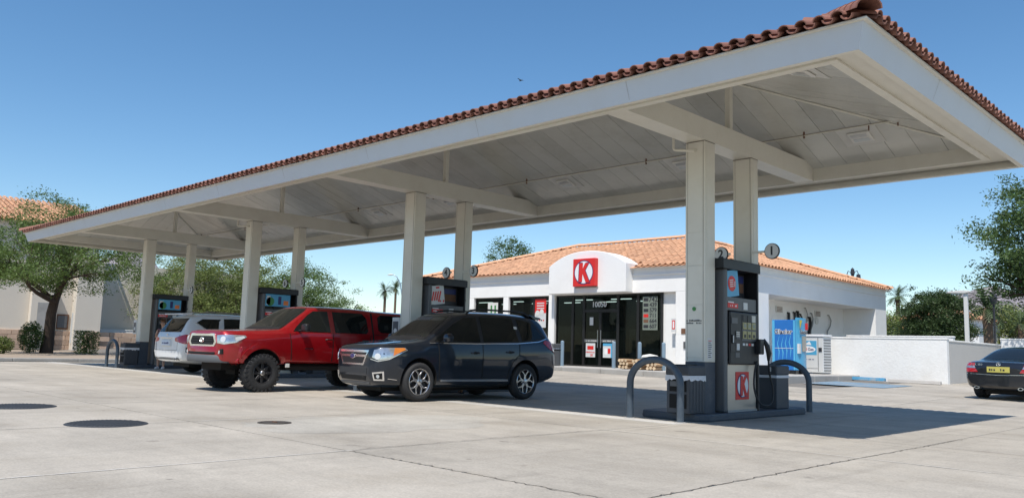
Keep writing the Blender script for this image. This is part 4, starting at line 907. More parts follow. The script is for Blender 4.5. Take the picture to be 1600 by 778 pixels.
# water vending machine
wx, wy, wz = -14.30, 28.45, .44
t = thing('water_vending_machine', (wx+.47, wy+.45, wz), 'tall blue water vending machine with glacier lettering beside the store', 'vending machine')
b = MB(); b.box(-.47, .43, -.45, .45, .14, 1.96); b.build('cabinet', 'blue', t, bevel=.02)
b = MB(); P = [(-.43, -.43), (-.43, .43)]; P = [(.432, -.43)]+[(.43+.10*math.sin(math.pi*(k/10)), -.43+.86*k/10) for k in range(11)]+[(.432, .43)]; b.prism(P, 'z', .16, 2.04); b.build('curved_front', 'lightblue', t, smooth=True)
for (x, y) in ((-.3, -.3), (.3, -.3), (.3, .3), (-.3, .3)): b = MB(); b.box(x-.12, x+.12, y-.1, y+.1, 0, .14); b.build('foot', 'frame_dark', t)
for (x0_, x1_) in ((-.455, -.36), (.36, .428)): b = MB(); b.box(x0_, x1_, -.462, -.451, .16, 1.94); b.build('corner_strip', 'lightblue', t)
b = MB(); b.box(-.45, .42, -.460, -.4515, .92, .935); b.build('panel_joint', 'poster_white', t)
wt = MB()
for k in range(4):
    x = -.22+.15*k; z = .25+random.random()*.35; wt.add([(x, -.4525, z), (x+.05, -.4525, z+.35), (x-.02, -.4525, z+.62), (x+.06, -.4525, z+1.0), (x-.05, -.4525, z+.62), (x+.01, -.4525, z+.33)], [(0,1,2,5), (5,2,3,4)])
wt.build('printed_water', 'lightblue', t)
text('brand_word_outline', 'Glacier', .235, 'white', t, (-.03, -.4555, 1.52), RY, .001, .014); text('brand_word', 'Glacier', .235, 'ink', t, (-.03, -.460, 1.52), RY, .001, .003); b = MB(); b.add([(.44+.105, -.35, 1.95), (.44+.105, -.12, 1.95), (.44+.105, -.30, 1.62)], [(0,1,2)]); b.build('yellow_corner', 'yellow', t)
text('brand_word_outline', 'Glacier', .21, 'white', t, (.535, .0, 1.52), RX, .001, .013); text('brand_word', 'Glacier', .21, 'ink', t, (.540, .0, 1.52), RX, .001, .004)
b = MB(); b.box(.50, .548, -.12, .20, .82, 1.38); b.build('dispensing_door', 'pump_steel', t, bevel=.01); b = MB(); b.box(.46, .5425, -.37, -.22, .75, 1.1); b.build('coin_panel', 'poster_white', t); b = MB(); b.box(.46, .543, .25, .36, 1.62, 1.86); b.build('red_decal', 'red', t)
# gas cylinder exchange cage
t = thing('gas_bottle_cage', (-13.85, 31.15, .44), 'white gas bottle exchange cage with blue AmeriGas poster by the wall', 'cage')
b = MB(); b.box(-.75, .45, -.35, .38, .05, 1.42); b.build('cabinet', 'poster_white', t, bevel=.015); b = MB(); b.box(-.78, .48, -.38, .42, 1.421, 1.50); b.build('top', 'white', t, bevel=.01)
b = MB(); b.box(-.62, .22, -.365, -.352, .22, 1.28); po = b.build('poster', 'poster_white', t); b = MB(); b.box(-.60, .20, -.370, -.3655, .72, 1.26); b.build('printed_block', 'lightblue', po)
b = MB(); b.prism([(-.2+.36*math.cos(k*math.pi/12), .93+.13*math.sin(k*math.pi/12)) for k in range(24)], 'y', -.3705, -.374); b.build('printed_oval', 'white', po); b = MB(); b.prism([(-.4, 1.1), (.0, 1.1), (-.08, 1.24), (-.2, 1.16), (-.3, 1.24)], 'y', -.3705, -.373); b.build('printed_peak', 'white', po)
text('brand_word', 'Ameri', .15, 'red', po, (-.36, -.376, .93), RY, .001, .003); text('brand_word', 'Gas', .15, 'navy', po, (-.03, -.376, .93), RY, .001, .003); print_blocks('printed_word', 16, .06, 'navy', po, (-.2, -.368, .55), RY)
b = MB(); b.box(.28, .40, -.37, -.352, .85, 1.0); b.build('latch', 'ink', t)
for z in np.arange(.12, 1.38, .105): b = MB(); b.box(.451, .458, -.30, .33, z, z+.035); b.build('louvre', 'pump_grey', t)
b = MB(); b.box(.24, .26, -.358, -.351, .10, 1.38); b.build('door_edge', 'pump_grey', t)
# ---- low white walls
def lowwall(name, x0, x1, y0, y1, zb, zt, label, m='wall_white'):
    t = thing(name, ((x0+x1)/2, (y0+y1)/2, zb), label, 'wall'); b = MB(); hx, hy, h = (x1-x0)/2, (y1-y0)/2, zt-zb; b.box(-hx, hx, -hy, hy, 0, h-.03); b.build('masonry', m, t); b = MB(); b.box(-hx-.02, hx+.02, -hy-.02, hy+.02, h-.03, h+.03); b.build('coping', 'wall_white', t, bevel=.012)
lowwall('boundary_wall', -14.37, -9.4, 32.0, 32.22, .2, 1.86, 'low white stucco wall running from the store side to the corner')
lowwall('boundary_wall', -9.62, -9.4, 32.245, 39.2, .2, 1.80, 'grey return of the low white wall behind the black coupe', 'wall_grey')  # return wall uses a greyer stucco than the front wall
lowwall('boundary_wall', -9.38, 22, 39.0, 39.22, .2, 2.05, 'long low white wall behind the black coupe')
lowwall('enclosure_wall', -14.0, -9.9, 34.5, 34.7, .2, 2.0, 'inner white wall just behind the low wall, its top edge showing')
# ================================================================ VEHICLES
def loft_body(stn, sub=2):
    """stn: list of (x, [(y,z)...9 half ring pts from bottom centre out to top centre])"""
    b = MB(); rings = []
    for x, h in stn:
        full = [(x, y, z) for y, z in h] + [(x, -y, z) for y, z in h[-2:0:-1]]
        rings.append(full)
    n = len(rings[0]); vs = [p for r in rings for p in r]; fs = []
    for j in range(len(rings)-1):
        for k in range(n): fs.append((j*n+k, j*n+(k+1)%n, (j+1)*n+(k+1)%n, (j+1)*n+k))
    H = len(stn[0][1])
    for j, fl in ((0, 1), (len(rings)-1, 0)):
        o = j*n
        for k in range(H-1):
            a, c, d, e = k, k+1, (n-k-1)%n, (n-k)%n
            q = [o+a, o+c, o+d, o+e]
            q = [v for i, v in enumerate(q) if v not in q[:i]]
            if len(q) > 2: fs.append(tuple(q if fl else q[::-1]))
    b.add(vs, fs); return b
def evaluated(o):
    dg = bpy.context.evaluated_depsgraph_get(); dg.update(); return bpy.data.meshes.new_from_object(o.evaluated_get(dg))
class Skin:
    """projects outlines onto a body surface: real patches that follow it, with depth"""
    def __init__(s, me):
        s.bm = bmesh.new(); s.bm.from_mesh(me); bmesh.ops.recalc_face_normals(s.bm, faces=s.bm.faces); s.bvh = BVHTree.FromBMesh(s.bm)
    def patch(s, name, pts, d, m, parent, off=.004, step=.12, depth=.012, label=None, smooth=True):
        d = Vector(d).normalized(); a = d.cross(Vector((0,0,1)))
        if a.length < .1: a = Vector((0,1,0))
        a.normalize(); c = a.cross(d).normalized()
        P = [(Vector(p).dot(a), Vector(p).dot(c)) for p in pts]
        bm = bmesh.new(); vv = [bm.verts.new((p[0], p[1], 0)) for p in P]; bm.faces.new(vv)
        xs = [p[0] for p in P]; ys = [p[1] for p in P]
        for lo, hi, ax in ((min(xs), max(xs), 0), (min(ys), max(ys), 1)):
            k = max(1, int((hi-lo)/step))
            for i in range(1, k):
                t = lo+(hi-lo)*i/k; co = [0,0,0]; no = [0,0,0]; co[ax] = t; no[ax] = 1
                bmesh.ops.bisect_plane(bm, geom=bm.verts[:]+bm.edges[:]+bm.faces[:], plane_co=co, plane_no=no)
        bmesh.ops.triangulate(bm, faces=[f for f in bm.faces if len(f.verts) > 4])
        inner = {}
        for v in bm.verts:
            q = a*v.co.x+c*v.co.y; q = q+d*(0-q.dot(d))
            o = q-d*6; hit = s.bvh.ray_cast(o, d)
            if hit[0] is None:
                nr = s.bvh.find_nearest(q+d*(sum(Vector(p).dot(d) for p in pts)/len(pts))); loc, no = nr[0], nr[1]
            else: loc, no = hit[0], hit[1]
            if no.dot(d) > 0: no = -no
            v.co = loc+no*off; inner[v] = loc-no*depth
        bnd = [e for e in bm.edges if len(e.link_faces) == 1]
        mp = {}
        for e in bnd:
            for v in e.verts:
                if v not in mp: mp[v] = bm.verts.new(inner[v])
        for e in bnd:
            f = e.link_faces[0]; v0, v1 = e.verts
            lp = [l for l in f.loops if l.edge == e][0]; v0, v1 = lp.vert, lp.link_loop_next.vert
            bm.faces.new((v1, v0, mp[v0], mp[v1]))
        bmesh.ops.recalc_face_normals(bm, faces=bm.faces)
        # make sure the face looks outwards
        bm.normal_update(); cen = sum((f.normal*f.calc_area() for f in bm.faces), Vector())
        if sum(f.normal.dot(d)*f.calc_area() for f in bm.faces if abs(f.normal.dot(d)) > .3) > 0: bmesh.ops.reverse_faces(bm, faces=bm.faces)
        me = bpy.data.meshes.new(name); bm.to_mesh(me); bm.free(); me.materials.append(M[m])
        if smooth: me.polygons.foreach_set('use_smooth', [True]*len(me.polygons)); me.set_sharp_from_angle(angle=R(40))
        o = bpy.data.objects.new(name, me); COL.objects.link(o); o.parent = parent
        if label: o['label'] = label
        return o
    def line(s, name, pts, d, m, parent, w_=.008, off=.006, step=.12):
        d = Vector(d).normalized(); vs_l = [Vector(p) for p in pts]; L_, R_ = [], []
        for i, p in enumerate(vs_l):
            t = (vs_l[min(i+1, len(vs_l)-1)]-vs_l[max(i-1, 0)]); t -= d*t.dot(d); t.normalize(); nrm = t.cross(d); L_.append(p+nrm*w_/2); R_.append(p-nrm*w_/2)
        return s.patch(name, L_+R_[::-1], d, m, parent, off, step, .004)
def arc(cx, cz, r, a0, a1, n=10): return [(cx+r*math.cos(R(a0+(a1-a0)*k/n)), cz+r*math.sin(R(a0+(a1-a0)*k/n))) for k in range(n+1)]
def wheel(parent, x, y, r, w_, rim_r, style, side):
    """side +1: outer face towards +y"""
    t = bpy.data.objects.new('wheel', None); t.empty_display_size = .1; COL.objects.link(t); t.parent = parent; t.location = (x, y, r); 
    if side < 0: t.rotation_euler = (0, 0, math.pi)
    h = w_/2; b = MB(); bul = .012
    prof = [(rim_r-.004, -h+.01), (rim_r+.02, -h-.002), ((rim_r+r)/2, -h-bul), (r-.035, -h), (r-.008, -h+.035), (r, 0-.02), (r, .02), (r-.008, h-.035), (r-.035, h), ((rim_r+r)/2, h+bul), (rim_r+.02, h+.002), (rim_r-.004, h-.01)]
    b.lathe(prof, 40, axis='y'); b.build('tyre', 'tyre', t, smooth=True, ang=50)
    if style == 'offroad':
        b = MB()
        for k in range(26):
            a = 2*math.pi*k/26; T = Matrix.Rotation(-a, 4, 'Y'); b.T = T
            for q, (y0_, y1_) in enumerate(((-h-.006, -h+.07), (-.055, .055), (h-.07, h+.006))): sh = .0 if q != 1 else .02; b.box(-.030+sh, .030+sh, y0_, y1_, r-.03, r+.004)
            b.box(-.02, .02, h-.004, h+.009, r-.06, r-.012)
        b.T = None; o = b.build('tread_block', 'tyre', t); o['kind'] = 'stuff'
    b = MB(); b.lathe([(rim_r+.004, h-.012), (rim_r-.012, h-.004), (rim_r-.022, h-.03), (rim_r-.035, h-.10), (0, h-.12)], 36, axis='y'); b.lathe([(rim_r, -h+.01), (0, -h+.03)], 24, axis='y'); b.build('rim', 'alloy' if style == 'star' else 'alloy_dark', t, smooth=True, ang=40) if style not in ('star',) else (b.build('rim', 'alloy_dark', t, smooth=True, ang=40))
    if style == 'star':
        b = MB(); b.lathe([(rim_r+.006, h-.010), (rim_r-.004, h-.001), (rim_r-.018, h-.012), (rim_r-.022, h-.03)], 40, axis='y'); b.build('rim_lip', 'alloy', t, smooth=True)
        for k in range(5):
            T = Matrix.Rotation(2*math.pi*k/5, 4, 'Y'); b = MB(); b.T = T; R1 = rim_r-.018
            z = lambda rr, aa: (rr*math.sin(R(aa)), rr*math.cos(R(aa)))
            P1 = [z(.045, -40), z(.045, 40), z(.10, 14), z(R1*.68, 16), z(R1, 27), z(R1, 18.5), z(R1*.66, 4), z(R1*.60, 0), z(R1*.66, -4), z(R1, -18.5), z(R1, -27), z(R1*.68, -16), z(.10, -14)]
            b.prism(P1, 'y', h-.045, h-.018); b.build('spoke', 'alloy', t, bevel=.004)
        b = MB(); b.lathe([(.052, h-.04), (.052, h-.012), (.035, h-.006), (0, h-.006)], 16, axis='y'); b.build('hub_cap', 'alloy', t, smooth=True)
    else:
        ns = {'offroad': 8, 'plain': 7}.get(style, 8); mm = 'alloy_dark' if style == 'offroad' else 'alloy'
        for k in range(ns):
            T = Matrix.Rotation(2*math.pi*k/ns, 4, 'Y'); b = MB(); b.T = T; R1 = rim_r-.015; P1 = [(-.028, .03), (.028, .03), (.034, R1*.55), (.022, R1), (-.022, R1), (-.034, R1*.55)]; b.prism(P1, 'y', h-.07, h-.03); b.build('spoke', mm, t, bevel=.006)
        b = MB(); b.lathe([(.055, h-.07), (.055, h-.01), (.04, h+.004), (0, h+.004)], 14, axis='y'); b.build('hub_cap', 'steel' if style == 'offroad' else mm, t, smooth=True)
        b = MB()
        for k in range(6): a = 2*math.pi*k/6; b.lathe([(0, h-.02), (.010, h-.02), (.010, h-.04)], 6, axis='y', c=(.085*math.cos(a), 0, .085*math.sin(a)))
        b.build('lug_nut', 'steel', t)
    b = MB(); b.lathe([(0, -h*.2), (rim_r*.82, -h*.2), (rim_r*.82, 0), (0, 0)], 20, axis='y'); b.build('brake_disc', 'steel', t)
    return t
def make_car(name, label, cat, stn, axles, arch_r, wheel_spec, paint_m, loc, rz, s=1.0, liner_in=.50, hw=.9, group=None, cr={2: .4, 4: .45, 5: .35, 6: .45}):
    t = thing(name, loc, label, cat, group, rz, s)
    body = loft_body(stn).build('body', paint_m, t)
    md = body.modifiers.new('sub', 'SUBSURF'); md.levels = 3; md.render_levels = 3
    if cr:
        at = body.data.attributes.new('crease_edge', 'FLOAT', 'EDGE'); n = 16
        for e in body.data.edges:
            a_, c_ = e.vertices
            if abs(a_-c_) == n:
                k_ = min(a_, c_) % n; k_ = min(k_, n-k_)
                if k_ in cr: at.data[e.index].value = cr[k_]
    me0 = evaluated(body); sk = Skin(me0)
    cut = MB()
    for ax in axles:
        for sd in (1, -1):
            y0_, y1_ = sorted((sd*liner_in, sd*(hw+.25))); n = 40; vs = [(ax+arch_r*math.cos(2*math.pi*k/n), y, wheel_spec[0]+.015+arch_r*math.sin(2*math.pi*k/n)) for y in (y0_, y1_) for k in range(n)]
            cut.add(vs, [tuple(range(n)), tuple(range(n, 2*n))[::-1]]+[(i, n+i, n+(i+1)%n, (i+1)%n) for i in range(n)])
    co = cut.build('cutter', 'matte_black'); co.matrix_world = Matrix()
    body.modifiers.remove(md); body.data = me0; body.parent = None
    bm = bmesh.new(); bm.from_mesh(co.data); bmesh.ops.recalc_face_normals(bm, faces=bm.faces); bm.to_mesh(co.data); bm.free()
    bm = bmesh.new(); bm.from_mesh(me0); bmesh.ops.recalc_face_normals(bm, faces=bm.faces); bm.to_mesh(me0); bm.free()
    bo = body.modifiers.new('arch', 'BOOLEAN'); bo.object = co; bo.operation = 'DIFFERENCE'; bo.solver = 'EXACT'; bo.material_mode = 'TRANSFER'
    me1 = evaluated(body); body.modifiers.remove(bo); body.data = me1; body.parent = t; me1.polygons.foreach_set('use_smooth', [True]*len(me1.polygons)); me1.set_sharp_from_angle(angle=R(38)); bpy.data.objects.remove(co)
    r, w_, rim, style, track = wheel_spec
    for ax in axles:
        for sd in (1, -1): wheel(t, ax, sd*track/2, r, w_, rim, style, sd)
    return t, body, sk
def mir(f):
    for sd in (1, -1): f(sd)
def H(zb, ws, zs, wm, zm, wsh, zsh, wb_, zb_, wr, zr, wt, zt, ztop, wbot=.78):
    return [(0, zb), (ws*wbot, zb), (ws, zs), (wm, zm), (wsh, zsh), (wb_, zb_), (wr, zr), (wt, zt), (0, ztop)]
# ---------------------------------------------------------------- dark grey SUV
S = [
 (2.255, H(.42, .52, .46, .58, .56, .58, .76, .54, .83, .48, .86, .30, .87, .87)),
 (2.20, H(.26, .68, .34, .74, .54, .74, .80, .69, .90, .63, .935, .42, .95, .955)),
 (2.05, H(.23, .79, .31, .84, .54, .84, .83, .79, .935, .73, .975, .52, .995, 1.00)),
 (1.75, H(.22, .85, .30, .89, .55, .89, .85, .85, .96, .79, 1.005, .56, 1.03, 1.04)),
 (1.45, H(.22, .855, .30, .895, .55, .895, .84, .85, .98, .79, 1.02, .58, 1.06, 1.07)),
 (1.19, H(.22, .86, .30, .895, .55, .895, .86, .865, 1.01, .80, 1.06, .60, 1.09, 1.105)),
 (1.08, H(.22, .86, .30, .895, .55, .895, .87, .868, 1.02, .79, 1.10, .60, 1.15, 1.17)),
 (.42, H(.22, .86, .30, .895, .55, .895, .88, .87, 1.04, .655, 1.54, .52, 1.60, 1.615)),
 (.22, H(.22, .86, .30, .895, .55, .895, .88, .87, 1.045, .65, 1.57, .50, 1.635, 1.65)),
 (-.70, H(.22, .86, .30, .895, .55, .895, .89, .875, 1.06, .645, 1.59, .50, 1.665, 1.685)),
 (-1.45, H(.23, .86, .31, .895, .57, .895, .91, .87, 1.09, .635, 1.58, .49, 1.66, 1.68)),
 (-1.84, H(.26, .85, .34, .885, .60, .885, .93, .85, 1.12, .61, 1.545, .48, 1.62, 1.64)),
 (-1.96, H(.31, .84, .38, .88, .62, .88, .94, .835, 1.14, .62, 1.48, .49, 1.55, 1.57)),
 (-2.17, H(.36, .82, .43, .86, .62, .845, .93, .78, 1.10, .68, 1.17, .50, 1.19, 1.20)),
 (-2.24, H(.42, .72, .48, .79, .62, .76, .86, .68, .96, .58, 1.00, .45, 1.01, 1.01)),
 (-2.26, H(.48, .62, .52, .68, .60, .65, .76, .56, .84, .50, .87, .36, .88, .88)),
]
FWY = (0, 0, 0)
suv, suv_b, sk = make_car('suv', 'dark grey SUV with silver star wheels and roof rails, in front of the red pickup', 'car', S, (1.32, -1.32), .405, (.348, .235, .235, 'star', 1.56), 'paint_grey', (-13.05, 11.55, .0), R(-96.5))
# lights, grille, bumper of the SUV
def two(fn):
    for sd in (1, -1): fn(sd)
F = (-1, 0, 0)
sk.patch('grille', [(2.2, -.42, .62), (2.2, .42, .62), (2.2, .40, .62), (2.2, .55, .875), (2.2, -.55, .875), (2.2, -.40, .62)][2:4]+[(2.2, -.55, .875), (2.2, -.40, .62)], F, 'chrome', suv, .010, .08)
gr = sk.patch('grille_mesh', [(2.2, .36, .65), (2.2, .49, .84), (2.2, -.49, .84), (2.2, -.36, .65)], F, 'black', suv, .014, .08)
sk.patch('grille_bar', [(2.2, .47, .76), (2.2, .49, .80), (2.2, .12, .80), (2.2, .09, .745), (2.2, -.09, .745), (2.2, -.12, .80), (2.2, -.49, .80), (2.2, -.47, .76)], F, 'chrome', suv, .020, .08)
b = MB(); b.prism([(.085*math.cos(k*math.pi/10), .772+.048*math.sin(k*math.pi/10)) for k in range(20)], 'x', 2.25, 2.285); em = b.build('badge', 'chrome', suv, bevel=.003); b = MB(); b.prism([(.07*math.cos(k*math.pi/10), .772+.036*math.sin(k*math.pi/10)) for k in range(20)], 'x', 2.286, 2.288); b.build('badge_field', 'navy', em)
b = MB()
for (y_, z_) in ((-.035, .772), (.0, .787), (.02, .762), (.035, .782), (.0, .755)): b.box(2.288, 2.290, y_-.006, y_+.006, z_-.006, z_+.006)
b.build('badge_star', 'chrome', em)
sk.patch('lower_intake', [(2.2, .46, .36), (2.2, .50, .44), (2.2, -.50, .44), (2.2, -.46, .36)], F, 'matte_black', suv, .006, .08)
sk.patch('plate_panel', [(2.2, .52, .47), (2.2, .52, .575), (2.2, -.52, .575), (2.2, -.52, .47)], F, 'plastic', suv, .007, .08)
sk.patch('skid_trim', [(2.2, .52, .285), (2.2, .55, .325), (2.2, -.55, .325), (2.2, -.52, .285)], F, 'bumper_grey', suv, .012, .08)
def lights(sd):
    d = (-.75, -sd*.66, 0)
    hl = sk.patch('headlight', [(2.17, sd*.60, .755), (2.10, sd*.71, .71), (1.95, sd*.83, .74), (1.66, sd*.90, .91), (1.70, sd*.90, .935), (2.0, sd*.77, .925), (2.15, sd*.62, .885)], d, 'headlamp', suv, .006, .06)
    sk.patch('indicator', [(1.88, sd*.84, .79), (1.68, sd*.90, .90), (1.72, sd*.90, .93), (1.86, sd*.83, .925)], d, 'amber', hl, .011, .05)
    sk.patch('lamp_barrel', [(2.06+.02*0, sd*(.70+.055*math.cos(k*math.pi/8)), .775+.052*math.sin(k*math.pi/8)) for k in range(16)], (-.9, -sd*.35, 0), 'lamp_inner', hl, .012, .05)
    sk.line('headlight_trim', [(2.17, sd*.56, .73), (2.10, sd*.70, .693), (1.95, sd*.82, .732), (1.64, sd*.90, .897)], d, 'chrome', hl, .014, .012, .06)
    fg = sk.patch('fog_surround', [(2.1, sd*.62, .365), (2.1, sd*.585, .50), (2.1, sd*.83, .525), (2.1, sd*.83, .365)], (-.85, -sd*.5, 0), 'chrome', suv, .008, .06)
    sk.patch('fog_recess', [(2.1, sd*.645, .39), (2.1, sd*.625, .477), (2.1, sd*.80, .495), (2.1, sd*.80, .39)], (-.85, -sd*.5, 0), 'matte_black', fg, .012, .05)
    sk.patch('fog_light', [(2.1, sd*(.715+.032*math.cos(k*math.pi/8)), .438+.03*math.sin(k*math.pi/8)) for k in range(16)], (-.85, -sd*.5, 0), 'lens', fg, .016, .05)
    D_ = (0, -sd, 0); Y_ = sd*.9
    P = lambda pl: [(x, Y_, z) for x, z in pl]
    sk.patch('door', P([(.84, .40), (-.16, .40), (-.17, 1.05), (.90, 1.03)]), D_, 'paint_grey', suv, .005, .15)
    dr = sk.patch('door', P([(-.185, .40), (-.80, .40)]+[(-1.32-.47*math.cos(R(a)), .36+.47*math.sin(R(a))) for a in (180-8, 180-30, 180-50, 180-65)]+[(-1.14, 1.075), (-.185, 1.055)]), D_, 'paint_grey', suv, .005, .15)
    sk.patch('window_surround', P([(1.12, 1.05), (.84, 1.20), (.46, 1.42), (.18, 1.53), (-.6, 1.60), (-1.3, 1.58), (-1.68, 1.52), (-1.86, 1.34), (-1.95, 1.20), (-1.75, 1.145), (-1.1, 1.085), (0, 1.055)]), D_, 'black', suv, .004, .10)
    sk.patch('window', P([(.98, 1.075), (.82, 1.17), (.46, 1.39), (.20, 1.515), (-.12, 1.54), (-.12, 1.075)]), D_, 'glass_tint', suv, .009, .10)
    sk.patch('window', P([(-.21, 1.08), (-.21, 1.545), (-.75, 1.56), (-1.08, 1.555), (-1.13, 1.11)]), D_, 'glass_tint', suv, .009, .10)
    sk.patch('window', P([(-1.24, 1.12), (-1.20, 1.55), (-1.50, 1.52), (-1.66, 1.46), (-1.79, 1.32), (-1.86, 1.19)]), D_, 'glass_tint', suv, .009, .10)
    sk.line('belt_trim', P([(1.10, 1.03), (0, 1.043), (-1.1, 1.072), (-1.70, 1.12), (-1.95, 1.185)]), D_, 'chrome', suv, .014, .012, .12)
    for q_ in ([(.87, .40), (.90, 1.02)], [(-.172, .40), (-.177, 1.05)], [(-.82, .40), (-.86, .55), (-.98, .74), (-1.14, .86), (-1.15, 1.07)]): sk.line('door_gap', P(q_), D_, 'matte_black', suv, .014, .0075, .12)
    sk.patch('sill_cladding', P([(.88, .235), (.88, .37), (-.86, .37), (-.86, .235)]), D_, 'plastic', suv, .012, .15)
    sk.line('sill_trim', P([(.84, .375), (-.84, .375)]), D_, 'chrome', suv, .036, .022, .15)
    for (hx, hz) in ((.10-.08, .875), (-.88, .905)):
        b = MB(); yy = sd*.905; b.tube([(hx+.10, yy, hz), (hx+.07, yy+sd*.028, hz+.004), (hx-.07, yy+sd*.028, hz+.004), (hx-.10, yy, hz)], [.012, .016, .016, .012], 8); b.build('door_handle', 'paint_grey', suv, smooth=True)
        sk.patch('handle_cup', [(hx+.06*math.cos(k*math.pi/6), Y_, hz+.028*math.sin(k*math.pi/6)) for k in range(12)], D_, 'black', suv, .008, .1)
    # mirror
    b = MB(); b.tube([(.82, sd*.86, 1.06), (.80, sd*.96, 1.09)], .022, 8); mir_ = b.build('mirror_arm', 'black', suv, smooth=True)
    b = MB(); b.tube([(.88, sd*1.02, 1.13), (.85, sd*1.02, 1.13), (.78, sd*1.02, 1.13), (.73, sd*1.02, 1.135), (.72, sd*1.02, 1.135)], [.03, .075, .09, .085, .05], 14); b.v = [(x, sd*1.02+(y-sd*1.02)*1.15, z) for x, y, z in b.v]; b.build('mirror', 'paint_grey', suv, smooth=True)
    b = MB(); b.tube([(.05, sd*.56, 1.60), (-.05, sd*.575, 1.675), (-.3, sd*.58, 1.705), (-1.2, sd*.57, 1.705), (-1.5, sd*.555, 1.685), (-1.66, sd*.54, 1.62)], .018, 8); b.build('roof_rail', 'black', suv, smooth=True)
    tl = sk.patch('taillight', [(-2.3, sd*.62, .95), (-2.25, sd*.76, .86), (-2.0, sd*.87, .99), (-1.86, sd*.88, 1.10), (-1.92, sd*.87, 1.15), (-2.2, sd*.75, 1.12), (-2.3, sd*.62, 1.06)], (.72, -sd*.7, 0), 'taillight', suv, .010, .06)
    sk.patch('reverse_lamp', [(-2.28, sd*.74, .90), (-2.1, sd*.84, .95), (-2.1, sd*.84, .985), (-2.28, sd*.74, .96)], (.72, -sd*.7, 0), 'headlamp', tl, .014, .06)
    sk.patch('rear_bumper_trim', [(-2.05, Y_, .30), (-2.05, Y_, .42), (-1.78, Y_, .42), (-1.80, Y_, .30)], D_, 'plastic', suv, .008, .1)
    sk.line('bumper_joint', [(1.80, Y_, .38), (1.98, Y_, .40)], D_, 'chrome', suv, .008, .008)
    b = MB(); b.lathe([(.405, -.02), (.412, 0), (.40, .006), (.38, 0)], 30, axis='y', c=(0, 0, 0)); 
    sk.patch('window_sticker', P([(-1.16, 1.35), (-1.16, 1.40), (-1.08, 1.40), (-1.08, 1.35)]), D_, 'offwhite', suv, .012, .1)
two(lights)
sk.patch('windshield', [(.9, .72, 1.09), (.9, -.72, 1.09), (.2, -.56, 1.555), (.2, .56, 1.555)], F, 'black', suv, .003, .08)
sk.patch('windshield_glass', [(.9, .69, 1.105), (.9, -.69, 1.105), (.2, -.535, 1.535), (.2, .535, 1.535)], F, 'glass_tint', suv, .006, .08)
sk.patch('visor_strip', [(.3, .10, 1.47), (.3, -.40, 1.47), (.2, -.40, 1.53), (.2, .10, 1.53)], F, 'pump_grey', suv, .009, .08)
sk.patch('rear_window', [(-2.1, .58, 1.19), (-2.1, -.58, 1.19), (-2.0, -.47, 1.48), (-2.0, .47, 1.48)], (1, 0, 0), 'glass_tint', suv, .008, .08)
for y_ in (.78, -.62): sk.line('hood_crease', [(1.9, y_*.82, .95), (1.05, y_*.72, 1.10)], (0, 0, -1), 'paint_grey', suv, .03, .006, .1)
b = MB(); b.tube([(1.09, .5, 1.165), (1.07, -.1, 1.19)], .008, 6); b.tube([(1.12, -.2, 1.16), (1.09, -.65, 1.13)], .008, 6); b.build('wiper', 'black', suv)
for (x_, y_) in ((1.9, .45), (-1.5, .4)): pass
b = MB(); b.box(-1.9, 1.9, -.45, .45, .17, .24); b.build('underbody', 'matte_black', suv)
b = MB(); b.prism([(-1.62, 1.665), (-1.98, 1.615), (-2.03, 1.58), (-1.82, 1.56)], 'y', -.56, .56); b.build('roof_spoiler', 'paint_grey', suv, bevel=.015, segs=2)
suv.scale = (1.005, 1.03, 1.085)
# ---------------------------------------------------------------- red pickup
def HT(zb, w0, z0, w1, z1, w2, z2, w3, z3, w4, z4, w5, z5, zt): return [(0, zb), (w0*.8, zb), (w0, z0), (w1, z1), (w2, z2), (w3, z3), (w4, z4), (w5, z5), (0, zt)]
U = .17
S = [
 (2.52, HT(.72, .56, .74, .64, .82, .64, 1.04, .58, 1.13, .52, 1.18, .34, 1.19, 1.19)),
 (2.49, HT(.60, .74, .64, .81, .80, .81, 1.08, .76, 1.18, .70, 1.235, .48, 1.255, 1.26)),
 (2.34, HT(.58, .86, .62, .90, .82, .90, 1.10, .83, 1.205, .76, 1.265, .52, 1.285, 1.29)),
 (2.05, HT(.58, .90, .64, .93, .84, .925, 1.09, .85, 1.21, .76, 1.265, .52, 1.285, 1.295)),
 (1.62, HT(.58, .90, .64, .935, .84, .93, 1.12, .88, 1.22, .78, 1.285, .54, 1.315, 1.325)),
 (1.22, HT(.58, .88, .64, .92, .84, .92, 1.13, .895, 1.24, .79, 1.31, .56, 1.335, 1.345)),
 (1.10, HT(.58, .88, .64, .915, .84, .915, 1.14, .895, 1.25, .775, 1.345, .56, 1.385, 1.40)),
 (.42, HT(.58, .88, .64, .915, .84, .915, 1.15, .895, 1.265, .67, 1.80, .53, 1.86, 1.87)),
 (.24, HT(.58, .88, .64, .915, .84, .915, 1.15, .895, 1.27, .665, 1.83, .52, 1.885, 1.90)),
 (-.60, HT(.58, .88, .64, .915, .84, .915, 1.16, .895, 1.28, .665, 1.84, .52, 1.90, 1.915)),
 (-1.22, HT(.58, .88, .64, .915, .84, .915, 1.16, .895, 1.28, .69, 1.83, .54, 1.89, 1.905)),
 (-1.30, HT(.58, .88, .64, .915, .84, .915, 1.16, .90, 1.28, .80, 1.80, .62, 1.86, 1.88)),
 (-2.60, HT(.60, .88, .66, .915, .86, .915, 1.17, .90, 1.28, .80, 1.80, .62, 1.86, 1.88)),
 (-2.70, HT(.62, .87, .68, .905, .88, .905, 1.17, .89, 1.28, .79, 1.78, .60, 1.84, 1.86)),
 (-2.74, HT(.70, .70, .74, .74, .90, .74, 1.15, .72, 1.26, .62, 1.62, .50, 1.68, 1.70)),
]
